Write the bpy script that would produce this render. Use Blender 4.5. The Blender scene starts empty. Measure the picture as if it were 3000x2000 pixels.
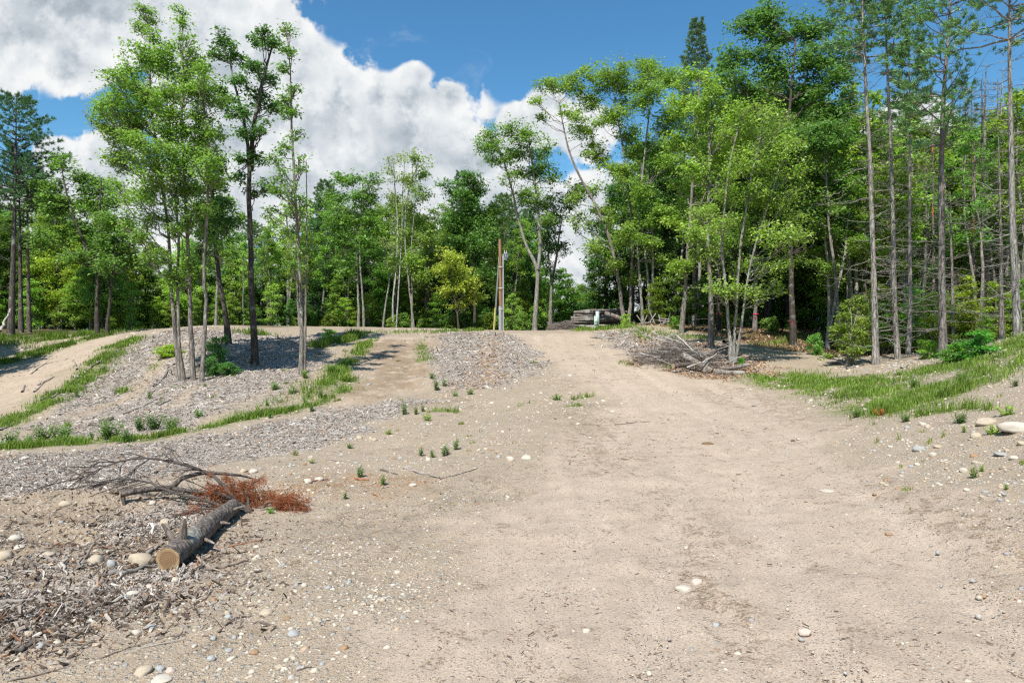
import bpy, bmesh, math
import numpy as np
from mathutils import Vector

scene = bpy.context.scene
COL = scene.collection
R = math.radians
FPX, CZ = 2000.0, 3.0          # focal length in photo pixels, height of the eye above the near ground

# ---------------------------------------------------------------- camera
cam = bpy.data.cameras.new('camera')
cam.sensor_width = 36.0
cam.lens = 24.0
cam.clip_start = 0.1
cam.clip_end = 6000.0
cam_ob = bpy.data.objects.new('camera', cam)
cam_ob.location = (0, 0, CZ)
cam_ob.rotation_euler = (R(90), 0, 0)
COL.objects.link(cam_ob)
scene.camera = cam_ob

# ---------------------------------------------------------------- exposure, sampling
scene.view_settings.view_transform = 'Standard'
scene.view_settings.look = 'None'
scene.view_settings.gamma = 1.0
scene.view_settings.exposure = 0.62
scene.render.engine = 'CYCLES'
cy = scene.cycles
cy.max_bounces = 6
cy.diffuse_bounces = 3
cy.glossy_bounces = 2
cy.transmission_bounces = 3
cy.transparent_max_bounces = 4
cy.caustics_reflective = False
cy.caustics_refractive = False
cy.use_denoising = False
cy.pixel_filter_type = 'BLACKMAN_HARRIS'
cy.filter_width = 1.3

# ---------------------------------------------------------------- sun
SUN_EL = R(55)
SHX, SHY = 0.33, 0.944          # the way shadows run over the ground
tosun = Vector((-SHX * math.cos(SUN_EL), -SHY * math.cos(SUN_EL), math.sin(SUN_EL)))
sun = bpy.data.lights.new('sun', 'SUN')
sun.energy = 4.3
sun.angle = R(0.5)
sun.color = (1.0, 0.96, 0.89)
sun_ob = bpy.data.objects.new('sun', sun)
sun_ob.rotation_euler = (-tosun).to_track_quat('-Z', 'Y').to_euler()
sun_ob.location = (-20, -40, 60)
COL.objects.link(sun_ob)


# ---------------------------------------------------------------- node helper
class NT:
    def __init__(s, tree):
        s.t = tree
        s.t.nodes.clear()

    def new(s, typ, **kw):
        n = s.t.nodes.new(typ)
        for k, v in kw.items():
            setattr(n, k, v)
        return n

    def put(s, sock, v):
        if isinstance(v, bpy.types.NodeSocket):
            s.t.links.new(v, sock)
        elif v is not None:
            if isinstance(v, (tuple, list)) and len(v) == 3 and sock.type == 'RGBA':
                v = (*v, 1)
            sock.default_value = v

    def m(s, op, a, b=None, c=None, clamp=False):
        n = s.new('ShaderNodeMath', operation=op, use_clamp=clamp)
        for i, v in enumerate((a, b, c)):
            if v is not None:
                s.put(n.inputs[i], v)
        return n.outputs[0]

    def vm(s, op, a, b=None, out=0):
        n = s.new('ShaderNodeVectorMath', operation=op)
        s.put(n.inputs[0], a)
        if b is not None:
            s.put(n.inputs['Scale'] if op == 'SCALE' else n.inputs[1], b)
        return n.outputs[out]

    def noise(s, vec, scale, detail=4.0, rough=0.55, dist=0.0, color=False, dim='3D'):
        n = s.new('ShaderNodeTexNoise', noise_dimensions=dim)
        s.put(n.inputs['Vector'], vec)
        n.inputs['Scale'].default_value = scale
        n.inputs['Detail'].default_value = detail
        n.inputs['Roughness'].default_value = rough
        n.inputs['Distortion'].default_value = dist
        return n.outputs['Color' if color else 'Fac']

    def voro(s, vec, scale, feature='F1', rand=1.0, dim='3D'):
        n = s.new('ShaderNodeTexVoronoi', feature=feature, voronoi_dimensions=dim)
        s.put(n.inputs['Vector'], vec)
        n.inputs['Scale'].default_value = scale
        n.inputs['Randomness'].default_value = rand
        return n

    def ramp(s, fac, stops, interp='LINEAR'):
        n = s.new('ShaderNodeValToRGB')
        cr = n.color_ramp
        cr.interpolation = interp
        while len(cr.elements) < len(stops):
            cr.elements.new(0.5)
        for e, (p, c) in zip(cr.elements, stops):
            e.position = p
            e.color = (*c, 1) if isinstance(c, (tuple, list)) else (c, c, c, 1)
        s.put(n.inputs[0], fac)
        return n.outputs[0]

    def mix(s, fac, a, b, blend='MIX'):
        n = s.new('ShaderNodeMix', data_type='RGBA', blend_type=blend)
        s.put(n.inputs[0], fac)
        s.put(n.inputs[6], a)
        s.put(n.inputs[7], b)
        return n.outputs[2]

    def rng(s, v, a, b, c=0.0, d=1.0, smooth=True):
        n = s.new('ShaderNodeMapRange', interpolation_type='SMOOTHSTEP' if smooth else 'LINEAR')
        for i, x in enumerate((v, a, b, c, d)):
            s.put(n.inputs[i], x)
        return n.outputs[0]

    def attr(s, name):
        return s.new('ShaderNodeAttribute', attribute_name=name).outputs['Fac']


# ---------------------------------------------------------------- sky with clouds
world = bpy.data.worlds.new('World')
scene.world = world
world.use_nodes = True
w = NT(world.node_tree)
sky = w.new('ShaderNodeTexSky', sky_type='NISHITA')
sky.sun_disc = False
sky.sun_elevation = SUN_EL
sky.sun_rotation = math.atan2(tosun.x, tosun.y)
sky.altitude = 300
sky.air_density = 1.0
sky.dust_density = 0.15
sky.ozone_density = 3.0
hsv = w.new('ShaderNodeHueSaturation')
hsv.inputs['Saturation'].default_value = 1.18
hsv.inputs['Value'].default_value = 0.92
w.t.links.new(sky.outputs[0], hsv.inputs['Color'])
tc = w.new('ShaderNodeTexCoord')
sep = w.new('ShaderNodeSeparateXYZ')
w.t.links.new(tc.outputs['Generated'], sep.inputs[0])
dep = w.m('MAXIMUM', w.m('ABSOLUTE', sep.outputs[1]), 0.06)
cx = w.m('DIVIDE', sep.outputs[0], dep)
cyy = w.m('DIVIDE', sep.outputs[2], dep)
comb = w.new('ShaderNodeCombineXYZ')
w.put(comb.inputs[0], cx)
w.put(comb.inputs[1], cyy)
P0 = comb.outputs[0]
CLOUDS = [  # centre and size on the sky, degrees of view turned into tangent units by /2000
    (-150, 100, 440, 180), (250, 20, 420, 190), (225, 190, 110, 90), (520, 60, 225, 140), (640, 235, 215, 185), (800, 170, 190, 190),
    (905, 200, 140, 130), (950, 340, 260, 200), (700, 380, 260, 200), (1150, 300, 170, 110), (1205, 222, 75, 52),
    (1320, 300, 80, 75), (1200, 420, 240, 180), (1400, 470, 180, 90), (1550, 370, 100, 80), (1600, 310, 70, 60),
    (1650, 380, 150, 120), (1000, 560, 520, 150), (1600, 640, 500, 170), (300, 470, 120, 90), (150, 445, 75, 55),
    (240, 570, 260, 120), (600, 600, 350, 150), (2560, 420, 150, 70), (2700, 340, 110, 60), (2600, 560, 380, 110), (-300, 620, 500, 140),
    (3500, 300, 400, 160)]


def puffs(P, full=True):
    """turbulence of the clouds: broad billows, small billows and a fine fringe"""
    n1 = w.noise(P, 6.0, 8, 0.60, dim='2D')
    b1 = w.m('ABSOLUTE', w.m('SUBTRACT', w.noise(P, 9.5, 3, 0.5, dim='2D'), 0.5))
    b2 = w.m('ABSOLUTE', w.m('SUBTRACT', w.noise(P, 24.0, 4, 0.6, dim='2D'), 0.5))
    bil = w.m('MULTIPLY_ADD', b1, -1.3, w.m('MULTIPLY', b2, -0.75))
    return w.m('ADD', w.m('MULTIPLY_ADD', n1, 1.5, -0.55), bil)


warp = w.vm('SCALE', w.vm('SUBTRACT', w.noise(P0, 5, 3, color=True, dim='2D'), (0.5, 0.5, 0.5)), 0.06)
s2 = w.new('ShaderNodeSeparateXYZ')
w.put(s2.inputs[0], w.vm('ADD', P0, warp))
FLD = None
for u, v, ru, rv in CLOUDS:
    a = w.m('MULTIPLY_ADD', s2.outputs[0], 2000 / ru, -(u - 1500) / ru)
    b = w.m('MULTIPLY_ADD', s2.outputs[1], 2000 / rv, -(1000 - v) / rv)
    f = w.m('MULTIPLY_ADD', a, a, w.m('MULTIPLY', b, b))
    FLD = f if FLD is None else w.m('SMOOTH_MIN', FLD, f, 0.35)
FLD = w.m('SUBTRACT', 1.0, w.m('SQRT', w.m('MAXIMUM', FLD, 0.0)))
FLD = w.m('MAXIMUM', FLD, w.m('MULTIPLY_ADD', cyy, -4.2, 0.75))      # the cloud bank low over the trees
FLD = w.m('MAXIMUM', FLD, -1.2)
T0 = puffs(P0)
T1 = puffs(w.vm('ADD', P0, (-0.010, 0.020, 0)))
H0 = w.m('MULTIPLY_ADD', FLD, 1.25, T0)
wisp = w.noise(w.vm('MULTIPLY', P0, (1.0, 1.6, 1.0)), 5.0, 6, 0.65, 0.6, dim='2D')
dens = w.rng(H0, -0.14, 0.16)
dens = w.m('MAXIMUM', dens, w.m('MULTIPLY', w.rng(wisp, 0.60, 0.80), 0.20))
emb = w.m('SUBTRACT', T0, T1)
big = w.noise(P0, 2.6, 4, 0.5, dim='2D')
core = w.rng(FLD, 0.05, 0.75)
shade = w.m('MULTIPLY_ADD', emb, 0.95, 0.86)
shade = w.m('SUBTRACT', shade, w.m('MULTIPLY', core, w.m('MULTIPLY_ADD', big, 1.20, -0.34)), clamp=True)
ccol = w.ramp(shade, [(0.0, (0.36, 0.42, 0.48)), (0.35, (0.54, 0.60, 0.66)), (0.7, (0.80, 0.84, 0.87)), (1.0, (0.97, 0.98, 0.98))])
bg1 = w.new('ShaderNodeBackground')
w.put(bg1.inputs[0], w.vm('MULTIPLY', hsv.outputs[0], (0.80, 1.03, 0.98)))
bg1.inputs[1].default_value = 0.115
bg2 = w.new('ShaderNodeBackground')
w.put(bg2.inputs[0], ccol)
bg2.inputs[1].default_value = 0.63
mx = w.new('ShaderNodeMixShader')
w.put(mx.inputs[0], dens)
w.t.links.new(bg1.outputs[0], mx.inputs[1])
w.t.links.new(bg2.outputs[0], mx.inputs[2])
wo = w.new('ShaderNodeOutputWorld')
w.t.links.new(mx.outputs[0], wo.inputs[0])
world.cycles.sampling_method = 'MANUAL'
world.cycles.sample_map_resolution = 512


# ---------------------------------------------------------------- object helpers
def tag(o, label=None, cat=None, group=None, kind=None):
    if label:
        o['label'] = label
    if cat:
        o['category'] = cat
    if group:
        o['group'] = group
    if kind:
        o['kind'] = kind
    return o


def thing(name, label, cat, loc=(0, 0, 0), group=None):
    o = bpy.data.objects.new(name, None)
    o.empty_display_size = 0.2
    o.location = loc
    COL.objects.link(o)
    return tag(o, label, cat, group)


def mk_mesh(name, V, Fs, mat=None, smooth=True):
    """V (n,3); Fs a list of (k,3) or (k,4) integer arrays."""
    me = bpy.data.meshes.new(name)
    V = np.ascontiguousarray(V, dtype=np.float32)
    Fs = [f for f in Fs if len(f)]
    loops = np.concatenate([f.ravel() for f in Fs]).astype(np.int32)
    tot = np.concatenate([np.full(len(f), f.shape[1]) for f in Fs]).astype(np.int32)
    start = np.concatenate([[0], np.cumsum(tot)[:-1]]).astype(np.int32)
    me.vertices.add(len(V))
    me.vertices.foreach_set('co', V.ravel())
    me.loops.add(len(loops))
    me.loops.foreach_set('vertex_index', loops)
    me.polygons.add(len(tot))
    me.polygons.foreach_set('loop_start', start)
    me.polygons.foreach_set('use_smooth', np.full(len(tot), smooth, dtype=bool))
    me.update(calc_edges=True)
    if mat:
        me.materials.append(mat)
    return me


def obj(name, me, parent=None, color=None, loc=None):
    o = bpy.data.objects.new(name, me)
    COL.objects.link(o)
    if parent is not None:
        o.parent = parent
    if color is not None:
        o.color = (*color, 1)
    if loc is not None:
        o.location = loc
    return o


class MB:
    """Collects arrays of faces and builds one mesh."""
    def __init__(s):
        s.V, s.F, s.n = [], {3: [], 4: []}, 0

    def add(s, V, F):
        V = np.asarray(V, float).reshape(-1, 3)
        F = np.asarray(F, int)
        s.V.append(V)
        s.F[F.shape[1]].append(F + s.n)
        s.n += len(V)

    def build(s, name, mat=None, smooth=True, origin=(0, 0, 0)):
        V = np.concatenate(s.V) - np.asarray(origin, float)
        return mk_mesh(name, V, [np.concatenate(f) for f in s.F.values() if f], mat, smooth)


def norm(a):
    return a / np.maximum(np.linalg.norm(a, axis=-1, keepdims=True), 1e-9)


def tubes(mb, P, Rr, sides=5):
    """P (m,n,3) centre lines, Rr (m,n) radii."""
    P = np.asarray(P, float)
    Rr = np.asarray(Rr, float)
    if P.ndim == 2:
        P, Rr = P[None], Rr[None]
    m, n, _ = P.shape
    if m == 0:
        return
    T = norm(np.gradient(P, axis=1))
    avg = norm(P[:, -1] - P[:, 0])
    ref = np.where(np.abs(avg[:, 2:3]) > 0.75, np.array([[1.0, 0.1, 0]]), np.array([[0.05, 0.1, 1.0]]))[:, None, :]
    A = norm(np.cross(T, ref))
    B = np.cross(T, A)
    th = np.arange(sides) / sides * 2 * math.pi
    ring = A[:, :, None, :] * np.cos(th)[None, None, :, None] + B[:, :, None, :] * np.sin(th)[None, None, :, None]
    V = P[:, :, None, :] + ring * (Rr[:, :, None, None] if Rr.ndim == 2 else Rr[..., None])
    idx = np.arange(m * n * sides).reshape(m, n, sides)
    a, b = idx[:, :-1], idx[:, 1:]
    F = np.stack([a, np.roll(a, -1, 2), np.roll(b, -1, 2), b], -1).reshape(-1, 4)
    mb.add(V.reshape(-1, 3), F[:, ::-1])


def kites(mb, Cn, L, W, d, nrm):
    """Leaf blades: base at Cn, length along d."""
    d = norm(d)
    s = norm(np.cross(d, nrm))
    L, W = L[:, None], W[:, None]
    fold = norm(np.cross(s, d)) * W * 0.18
    V = np.stack([Cn, Cn + d * L * 0.42 + s * W * 0.5 + fold, Cn + d * L, Cn + d * L * 0.42 - s * W * 0.5 + fold], 1)
    F = np.arange(len(Cn) * 4).reshape(-1, 4)
    mb.add(V.reshape(-1, 3), F)


def rand_dirs(g, n):
    return norm(g.normal(size=(n, 3)))


# ---------------------------------------------------------------- materials
def new_mat(name):
    m = bpy.data.materials.new(name)
    m.use_nodes = True
    return m, NT(m.node_tree)


def finish(t, col, rough=0.9, bump=None, bstr=0.4, bdist=0.02, spec=0.25, metal=0.0):
    p = t.new('ShaderNodeBsdfPrincipled')
    t.put(p.inputs['Base Color'], col)
    t.put(p.inputs['Roughness'], rough)
    t.put(p.inputs['Specular IOR Level'], spec)
    t.put(p.inputs['Metallic'], metal)
    if bump is not None:
        b = t.new('ShaderNodeBump')
        b.inputs['Strength'].default_value = bstr
        b.inputs['Distance'].default_value = bdist
        t.put(b.inputs['Height'], bump)
        t.t.links.new(b.outputs[0], p.inputs['Normal'])
    o = t.new('ShaderNodeOutputMaterial')
    t.t.links.new(p.outputs[0], o.inputs[0])
    return p, o


def leaf_material(name, trans=0.42, var=0.4, gloss=0.35, yellow=0.5):
    m, t = new_mat(name)
    oi = t.new('ShaderNodeObjectInfo')
    geo = t.new('ShaderNodeNewGeometry')
    rnd = geo.outputs['Random Per Island']
    v = t.m('MULTIPLY_ADD', rnd, var * 2, 1 - var)
    tco = t.new('ShaderNodeTexCoord')
    patch = t.noise(tco.outputs['Object'], 0.55, 2)
    v = t.m('MULTIPLY', v, t.m('MULTIPLY_ADD', patch, 0.9, 0.55))
    col = t.vm('SCALE', oi.outputs['Color'], v)
    rnd2 = t.m('FRACT', t.m('MULTIPLY', rnd, 37.7))
    ycol = t.vm('MULTIPLY', col, (1.5, 1.25, 0.9))
    col = t.mix(t.m('MULTIPLY', rnd2, yellow), col, ycol)
    p = t.new('ShaderNodeBsdfPrincipled')
    t.put(p.inputs['Base Color'], col)
    p.inputs['Roughness'].default_value = 0.42
    p.inputs['Specular IOR Level'].default_value = gloss
    tr = t.new('ShaderNodeBsdfTranslucent')
    t.put(tr.inputs[0], t.vm('MULTIPLY', col, (1.35, 1.45, 0.8)))
    ms = t.new('ShaderNodeMixShader')
    ms.inputs[0].default_value = trans
    t.t.links.new(p.outputs[0], ms.inputs[1])
    t.t.links.new(tr.outputs[0], ms.inputs[2])
    o = t.new('ShaderNodeOutputMaterial')
    t.t.links.new(ms.outputs[0], o.inputs[0])
    return m


def bark_material(name, pale=0.5, stretch=(9, 9, 1.6)):
    m, t = new_mat(name)
    oi = t.new('ShaderNodeObjectInfo')
    tco = t.new('ShaderNodeTexCoord')
    v = t.vm('MULTIPLY', tco.outputs['Object'], stretch)
    n1 = t.noise(v, 1.6, 6, 0.65)
    n2 = t.noise(tco.outputs['Object'], 1.3, 4, 0.6)
    n3 = t.voro(v, 1.4, 'DISTANCE_TO_EDGE').outputs['Distance']
    k = t.m('MULTIPLY', t.rng(n1, 0.25, 0.75, 0.35, 1.35), t.rng(n3, 0.0, 0.16, 0.55, 1.0))
    col = t.vm('SCALE', oi.outputs['Color'], k)
    lich = t.mix(t.m('MULTIPLY', t.rng(n2, 0.55, 0.66), pale), col, (0.42, 0.44, 0.39))
    moss = t.mix(t.m('MULTIPLY', t.rng(t.noise(tco.outputs['Object'], 2.7, 4), 0.60, 0.72), 0.45), lich, (0.10, 0.11, 0.06))
    finish(t, moss, 0.92, t.m('ADD', n1, t.m('MULTIPLY', n3, 2.0)), 0.9, 0.02)
    return m


def island_material(name, stops, rough=0.85, noise_scale=30, spec=0.25, bump=0.4):
    m, t = new_mat(name)
    geo = t.new('ShaderNodeNewGeometry')
    tco = t.new('ShaderNodeTexCoord')
    c = t.ramp(geo.outputs['Random Per Island'], stops)
    n = t.noise(tco.outputs['Object'], noise_scale, 3, 0.6)
    c = t.vm('SCALE', c, t.m('MULTIPLY_ADD', n, 0.7, 0.65))
    finish(t, c, rough, n, bump, 0.01, spec)
    return m


def tint_material(name, rough=0.8, scale=14.0, spec=0.3, contrast=0.6, bump=0.4, metal=0.0):
    """colour comes from the object, with mottling"""
    m, t = new_mat(name)
    oi = t.new('ShaderNodeObjectInfo')
    tco = t.new('ShaderNodeTexCoord')
    n = t.noise(tco.outputs['Object'], scale, 6, 0.62)
    n2 = t.noise(tco.outputs['Object'], scale * 0.22, 3)
    k = t.m('MULTIPLY_ADD', n, contrast, 1 - contrast * 0.5)
    k = t.m('MULTIPLY', k, t.m('MULTIPLY_ADD', n2, contrast, 1 - contrast * 0.5))
    finish(t, t.vm('SCALE', oi.outputs['Color'], k), rough, n, bump, 0.01, spec, metal)
    return m


M_LEAF = leaf_material('leaf')
M_NEEDLE = leaf_material('needle', trans=0.15, var=0.45, gloss=0.3, yellow=0.25)
M_GRASS = leaf_material('grass_blade', trans=0.35, var=0.45, gloss=0.2, yellow=0.45)
M_BARK = bark_material('bark')
M_TWIG = tint_material('twig', 0.9, 10)
M_STONE = tint_material('stone', 0.85, 9, 0.25, 0.5, 0.5)
M_PEBBLE = island_material('pebble', [(0, (0.30, 0.29, 0.28)), (0.2, (0.36, 0.355, 0.34)), (0.35, (0.48, 0.42, 0.33)), (0.55, (0.56, 0.49, 0.39)),
                                      (0.75, (0.52, 0.47, 0.38)), (0.88, (0.44, 0.32, 0.22)), (1, (0.60, 0.55, 0.47))])
M_CHIP = island_material('wood_chip', [(0, (0.10, 0.075, 0.055)), (0.18, (0.24, 0.20, 0.165)), (0.45, (0.37, 0.32, 0.275)), (0.7, (0.50, 0.45, 0.395)),
                                       (0.88, (0.62, 0.57, 0.50)), (0.94, (0.34, 0.19, 0.10)), (1, (0.48, 0.33, 0.20))])
M_RUSTCHIP = island_material('fresh_chip', [(0, (0.24, 0.12, 0.06)), (0.3, (0.42, 0.24, 0.12)), (0.6, (0.48, 0.32, 0.18)), (0.8, (0.38, 0.33, 0.29)), (1, (0.56, 0.48, 0.38))])
M_LITTER = island_material('dead_leaf', [(0, (0.09, 0.05, 0.03)), (0.4, (0.24, 0.13, 0.07)), (0.7, (0.36, 0.22, 0.12)), (1, (0.46, 0.36, 0.25))])
M_RUST = leaf_material('dead_needle', trans=0.2, var=0.45, gloss=0.2, yellow=0.3)

# ================================================================ terrain
def px(u, v, d):
    return np.array([(u - 1500) / FPX * d, d, CZ + (1000 - v) / FPX * d])


CTRL = [  # (u, v, depth) of points on the ground
    (0, 2000, 6), (750, 2000, 6), (1500, 2000, 6), (2250, 2000, 6), (3000, 2000, 5.6), (-600, 2000, 6), (3600, 2000, 5.2),
    (1700, 1700, 8.6), (1000, 1700, 8.6), (350, 1690, 8.7), (0, 1650, 9.2), (-500, 1600, 9.6), (2300, 1680, 8.7), (2700, 1600, 8.9),
    (3000, 1500, 8.9), (3400, 1450, 8.5), (700, 1500, 11.8), (250, 1480, 12.2), (1300, 1450, 13.2), (1700, 1400, 14.4), (2300, 1380, 14.4), (2600, 1350, 14),
    (2850, 1330, 12.6), (3000, 1250, 13), (3300, 1200, 12),
    (0, 1310, 20), (-400, 1330, 19), (600, 1250, 22), (300, 1290, 20.5), (900, 1190, 24), (1000, 1280, 19.5), (1300, 1250, 20.5), (1700, 1210, 23), (2100, 1190, 23), (2450, 1220, 19.5),
    (2500, 1300, 15.8), (2650, 1205, 17.5), (2770, 1175, 17.5), (2830, 1075, 21.5), (2900, 1200, 15.5), (3000, 1005, 22), (3000, 1100, 18), (3300, 900, 21), (3400, 1050, 16),
    (0, 1235, 26), (-300, 1240, 26), (0, 1170, 31), (0, 1085, 38), (120, 1040, 42), (250, 990, 46), (330, 972, 49), (-300, 1050, 42), (0, 985, 48),
    (230, 1110, 33), (150, 1230, 25.5), (400, 1130, 29.5), (300, 1050, 36), (430, 985, 41), (510, 966, 42), (620, 964, 42.5), (720, 968, 43), (800, 985, 43),
    (450, 1240, 23.5), (540, 1110, 28.5), (592, 1112, 28.5), (672, 1010, 35), (745, 1037, 33), (700, 1120, 27.5), (880, 1100, 28.8), (800, 1050, 33), (900, 1010, 38), (960, 975, 43),
    (1080, 970, 44), (1250, 970, 44), (1060, 1090, 31), (1250, 1080, 32.5), (950, 1200, 24), (1250, 1165, 26.5), (1500, 1100, 31), (1430, 972, 47), (1550, 971, 48), (1700, 969, 48),
    (1600, 1035, 38), (1750, 1085, 32), (1900, 1120, 29), (2150, 1140, 27), (1850, 955, 48), (1800, 1000, 42), (1950, 1000, 41), (1950, 1060, 34),
    (2150, 1066, 33), (2080, 1020, 38), (2105, 975, 46), (2210, 972, 47), (2325, 1012, 42), (2300, 1085, 31), (2450, 1060, 33), (2566, 1066, 30), (2630, 1053, 31), (2660, 1040, 32), (2764, 1047, 28), (2480, 1018, 42), (2983, 975, 25),
    (2700, 1090, 24), (1640, 967, 60), (1760, 966, 60), (1860, 958, 60), (1700, 967, 54), (1800, 960, 54), (1560, 969, 60),
]
for xx in (-90, -60, -30, 0, 30, 60, 90):
    for yy, zz in ((62, 3.92), (78, 4.0), (110, 4.1)):
        CTRL.append((1500 + xx / yy * FPX, 1000 - (zz - CZ) / yy * FPX, yy))
for xx in (-70, -50, 55, 75):
    CTRL.append((1500 + xx / 40 * FPX, 1000 - ((3.6 if xx < 0 else 4.4) - CZ) / 40 * FPX, 40))
for xx in (-40, -20, 0, 20, 40):
    for yy in (-4, -25):
        CTRL.append((xx, yy, None))
cp = np.array([px(*c) if c[2] is not None else (c[0], c[1], 0.0) for c in CTRL])


def tps_fit(XY, Z, lam):
    n = len(XY)
    d2 = ((XY[:, None] - XY[None]) ** 2).sum(-1)
    K = 0.5 * d2 * np.log(d2 + 1e-12) + lam * np.eye(n)
    Pm = np.c_[np.ones(n), XY]
    A = np.block([[K, Pm], [Pm.T, np.zeros((3, 3))]])
    return np.linalg.solve(A, np.r_[Z, 0, 0, 0])


SC = 10.0
_XY = cp[:, :2] / SC
_W = tps_fit(_XY, cp[:, 2], 0.004)


def hash2(ix, iy, seed):
    h = np.sin(ix * 127.1 + iy * 311.7 + seed * 74.7) * 43758.5453
    return h - np.floor(h)


def vnoise(x, y, seed=0):
    ix, iy = np.floor(x), np.floor(y)
    fx, fy = x - ix, y - iy
    fx, fy = fx * fx * (3 - 2 * fx), fy * fy * (3 - 2 * fy)
    a, b = hash2(ix, iy, seed), hash2(ix + 1, iy, seed)
    c, d = hash2(ix, iy + 1, seed), hash2(ix + 1, iy + 1, seed)
    return (a * (1 - fx) + b * fx) * (1 - fy) + (c * (1 - fx) + d * fx) * fy - 0.5


def fbm(x, y, sc, octv=4, seed=0):
    s, a = 0, 1.0
    for k in range(octv):
        s = s + a * vnoise(x * sc + k * 17.3, y * sc - k * 9.1, seed + k)
        sc *= 2.03
        a *= 0.5
    return s


def base_h(x, y):
    x, y = np.asarray(x, float), np.asarray(y, float)
    sh = x.shape
    # outside the modelled area the ground runs on level
    xc = np.clip(x, -75, 80).ravel()
    yc = np.clip(y, -20, 105).ravel()
    z = np.empty_like(xc)
    for i in range(0, len(xc), 20000):
        q = np.c_[xc[i:i + 20000], yc[i:i + 20000]] / SC
        d2 = ((q[:, None] - _XY[None]) ** 2).sum(-1)
        z[i:i + 20000] = (0.5 * d2 * np.log(d2 + 1e-12)) @ _W[:-3] + _W[-3] + q @ _W[-2:]
    return np.clip(z, -1.5, 7).reshape(sh)


DIPS = []   # local hollows and heaps: x, y, rx, ry, height


def relief(x, y):
    near = np.exp(-((x * x + y * y) / 60.0 ** 2))
    z = 0.10 * fbm(x, y, 0.35, 3, 3) * near
    amp = 0.5 + 0.9 * np.clip(fbm(x, y, 0.12, 2, 8) + 0.3, 0, 1)
    z = z + amp * (0.055 * fbm(x, y, 1.6, 4, 11) + 0.022 * fbm(x, y, 7.0, 3, 21)) * near
    for dx, dy, rx, ry, h in DIPS:
        z = z + h * np.exp(-(((x - dx) / rx) ** 2 + ((y - dy) / ry) ** 2))
    return z


def ground(x, y):
    x, y = np.asarray(x, float), np.asarray(y, float)
    return base_h(x, y) + relief(x, y)


# a coarse lookup table makes placing things quick
_gx = np.linspace(-75, 80, 621)
_gy = np.linspace(2, 105, 413)
_tab = base_h(*np.meshgrid(_gx, _gy))


def table(x, y):
    fx = np.clip((np.asarray(x, float) + 75) / 0.25, 0, 619.999)
    fy = np.clip((np.asarray(y, float) - 2) / 0.25, 0, 411.999)
    i, j = fx.astype(int), fy.astype(int)
    a, b = fx - i, fy - j
    return (_tab[j, i] * (1 - a) + _tab[j, i + 1] * a) * (1 - b) + (_tab[j + 1, i] * (1 - a) + _tab[j + 1, i + 1] * a) * b


def gz(x, y):
    return table(x, y) + relief(np.asarray(x, float), np.asarray(y, float))


_D = np.geomspace(3.5, 100, 3000)


def at(u, v):
    """the point of the ground seen in photo pixel (u, v)"""
    x = (u - 1500) / FPX * _D
    zr = CZ + (1000 - v) / FPX * _D
    below = zr <= gz(x, _D)
    k = int(np.argmax(below)) if below.any() else len(_D) - 1
    d = _D[k]
    return np.array([(u - 1500) / FPX * d, d, float(gz((u - 1500) / FPX * d, d))])


def g3(x, y, dz=0.0):
    return np.array([x, y, float(gz(x, y)) + dz])


for (u, v, d), rx, ry, h in (((250, 1545, 10.6), 0.85, 0.42, -0.46), ((60, 1680, 8.6), 0.9, 0.35, -0.28), ((210, 1470, 12.2), 1.3, 0.5, 0.28),
                             ((500, 1585, 9.6), 0.55, 0.6, -0.13), ((420, 1500, 11.4), 0.6, 0.35, -0.14), ((60, 1600, 9.7), 0.6, 0.3, 0.10),
                             ((1250, 1140, 27.5), 3.0, 0.9, -0.05)):
    p = px(u, v, d)
    DIPS.append((p[0], p[1], rx, ry, h))
for pts, h, rr in (([(960, 985), (1000, 1050), (960, 1100), (900, 1150)], 0.22, 0.7), ([(640, 1060), (700, 1070), (780, 1060)], -0.30, 1.2), ([(1255, 1000), (1262, 1070), (1265, 1120)], 0.25, 0.7), ([(1390, 1000), (1385, 1060), (1360, 1110)], -0.14, 0.8),
                   ([(330, 1060), (260, 1130), (170, 1200)], 0.16, 0.8), ([(430, 1090), (340, 1170), (210, 1235)], -0.18, 0.7), ([(600, 1240), (750, 1200), (880, 1170)], -0.15, 0.6), ([(480, 1180), (560, 1150), (640, 1140)], 0.16, 0.7)):
    for u, v in pts:
        p = at(u, v)
        DIPS.append((p[0], p[1], rr * 1.6, rr * 1.2, h))
# row of slash along the left edge of the mulch track, and rims of the mulch beds
for u, v in ((130, 1180), (190, 1120), (240, 1085), (300, 1040)):
    p = at(u, v)
    DIPS.append((p[0], p[1], 1.2, 1.2, 0.28))


# ruts pressed by wheels
RUTS = [np.array([at(u, v)[:2] for u, v in pts]) for pts in (
    [(1560, 985), (1620, 1040), (1755, 1100), (1850, 1180), (1800, 1350), (1690, 1600), (1500, 2000)], [(1610, 980), (1690, 1030), (1870, 1090), (2060, 1190), (2150, 1350), (2270, 1600), (2480, 2000)],
    [(1830, 1120), (1960, 1200), (2000, 1350), (1960, 1600), (1900, 2000)], [(2080, 1130), (2280, 1220), (2480, 1400), (2760, 1650), (3100, 2000)],
    [(350, 1080), (250, 1160), (110, 1225), (-60, 1260)], [(400, 1090), (310, 1175), (170, 1240), (-20, 1270)], [(1110, 985), (1110, 1060), (1060, 1150)], [(1190, 985), (1200, 1060), (1170, 1150)])]


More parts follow.
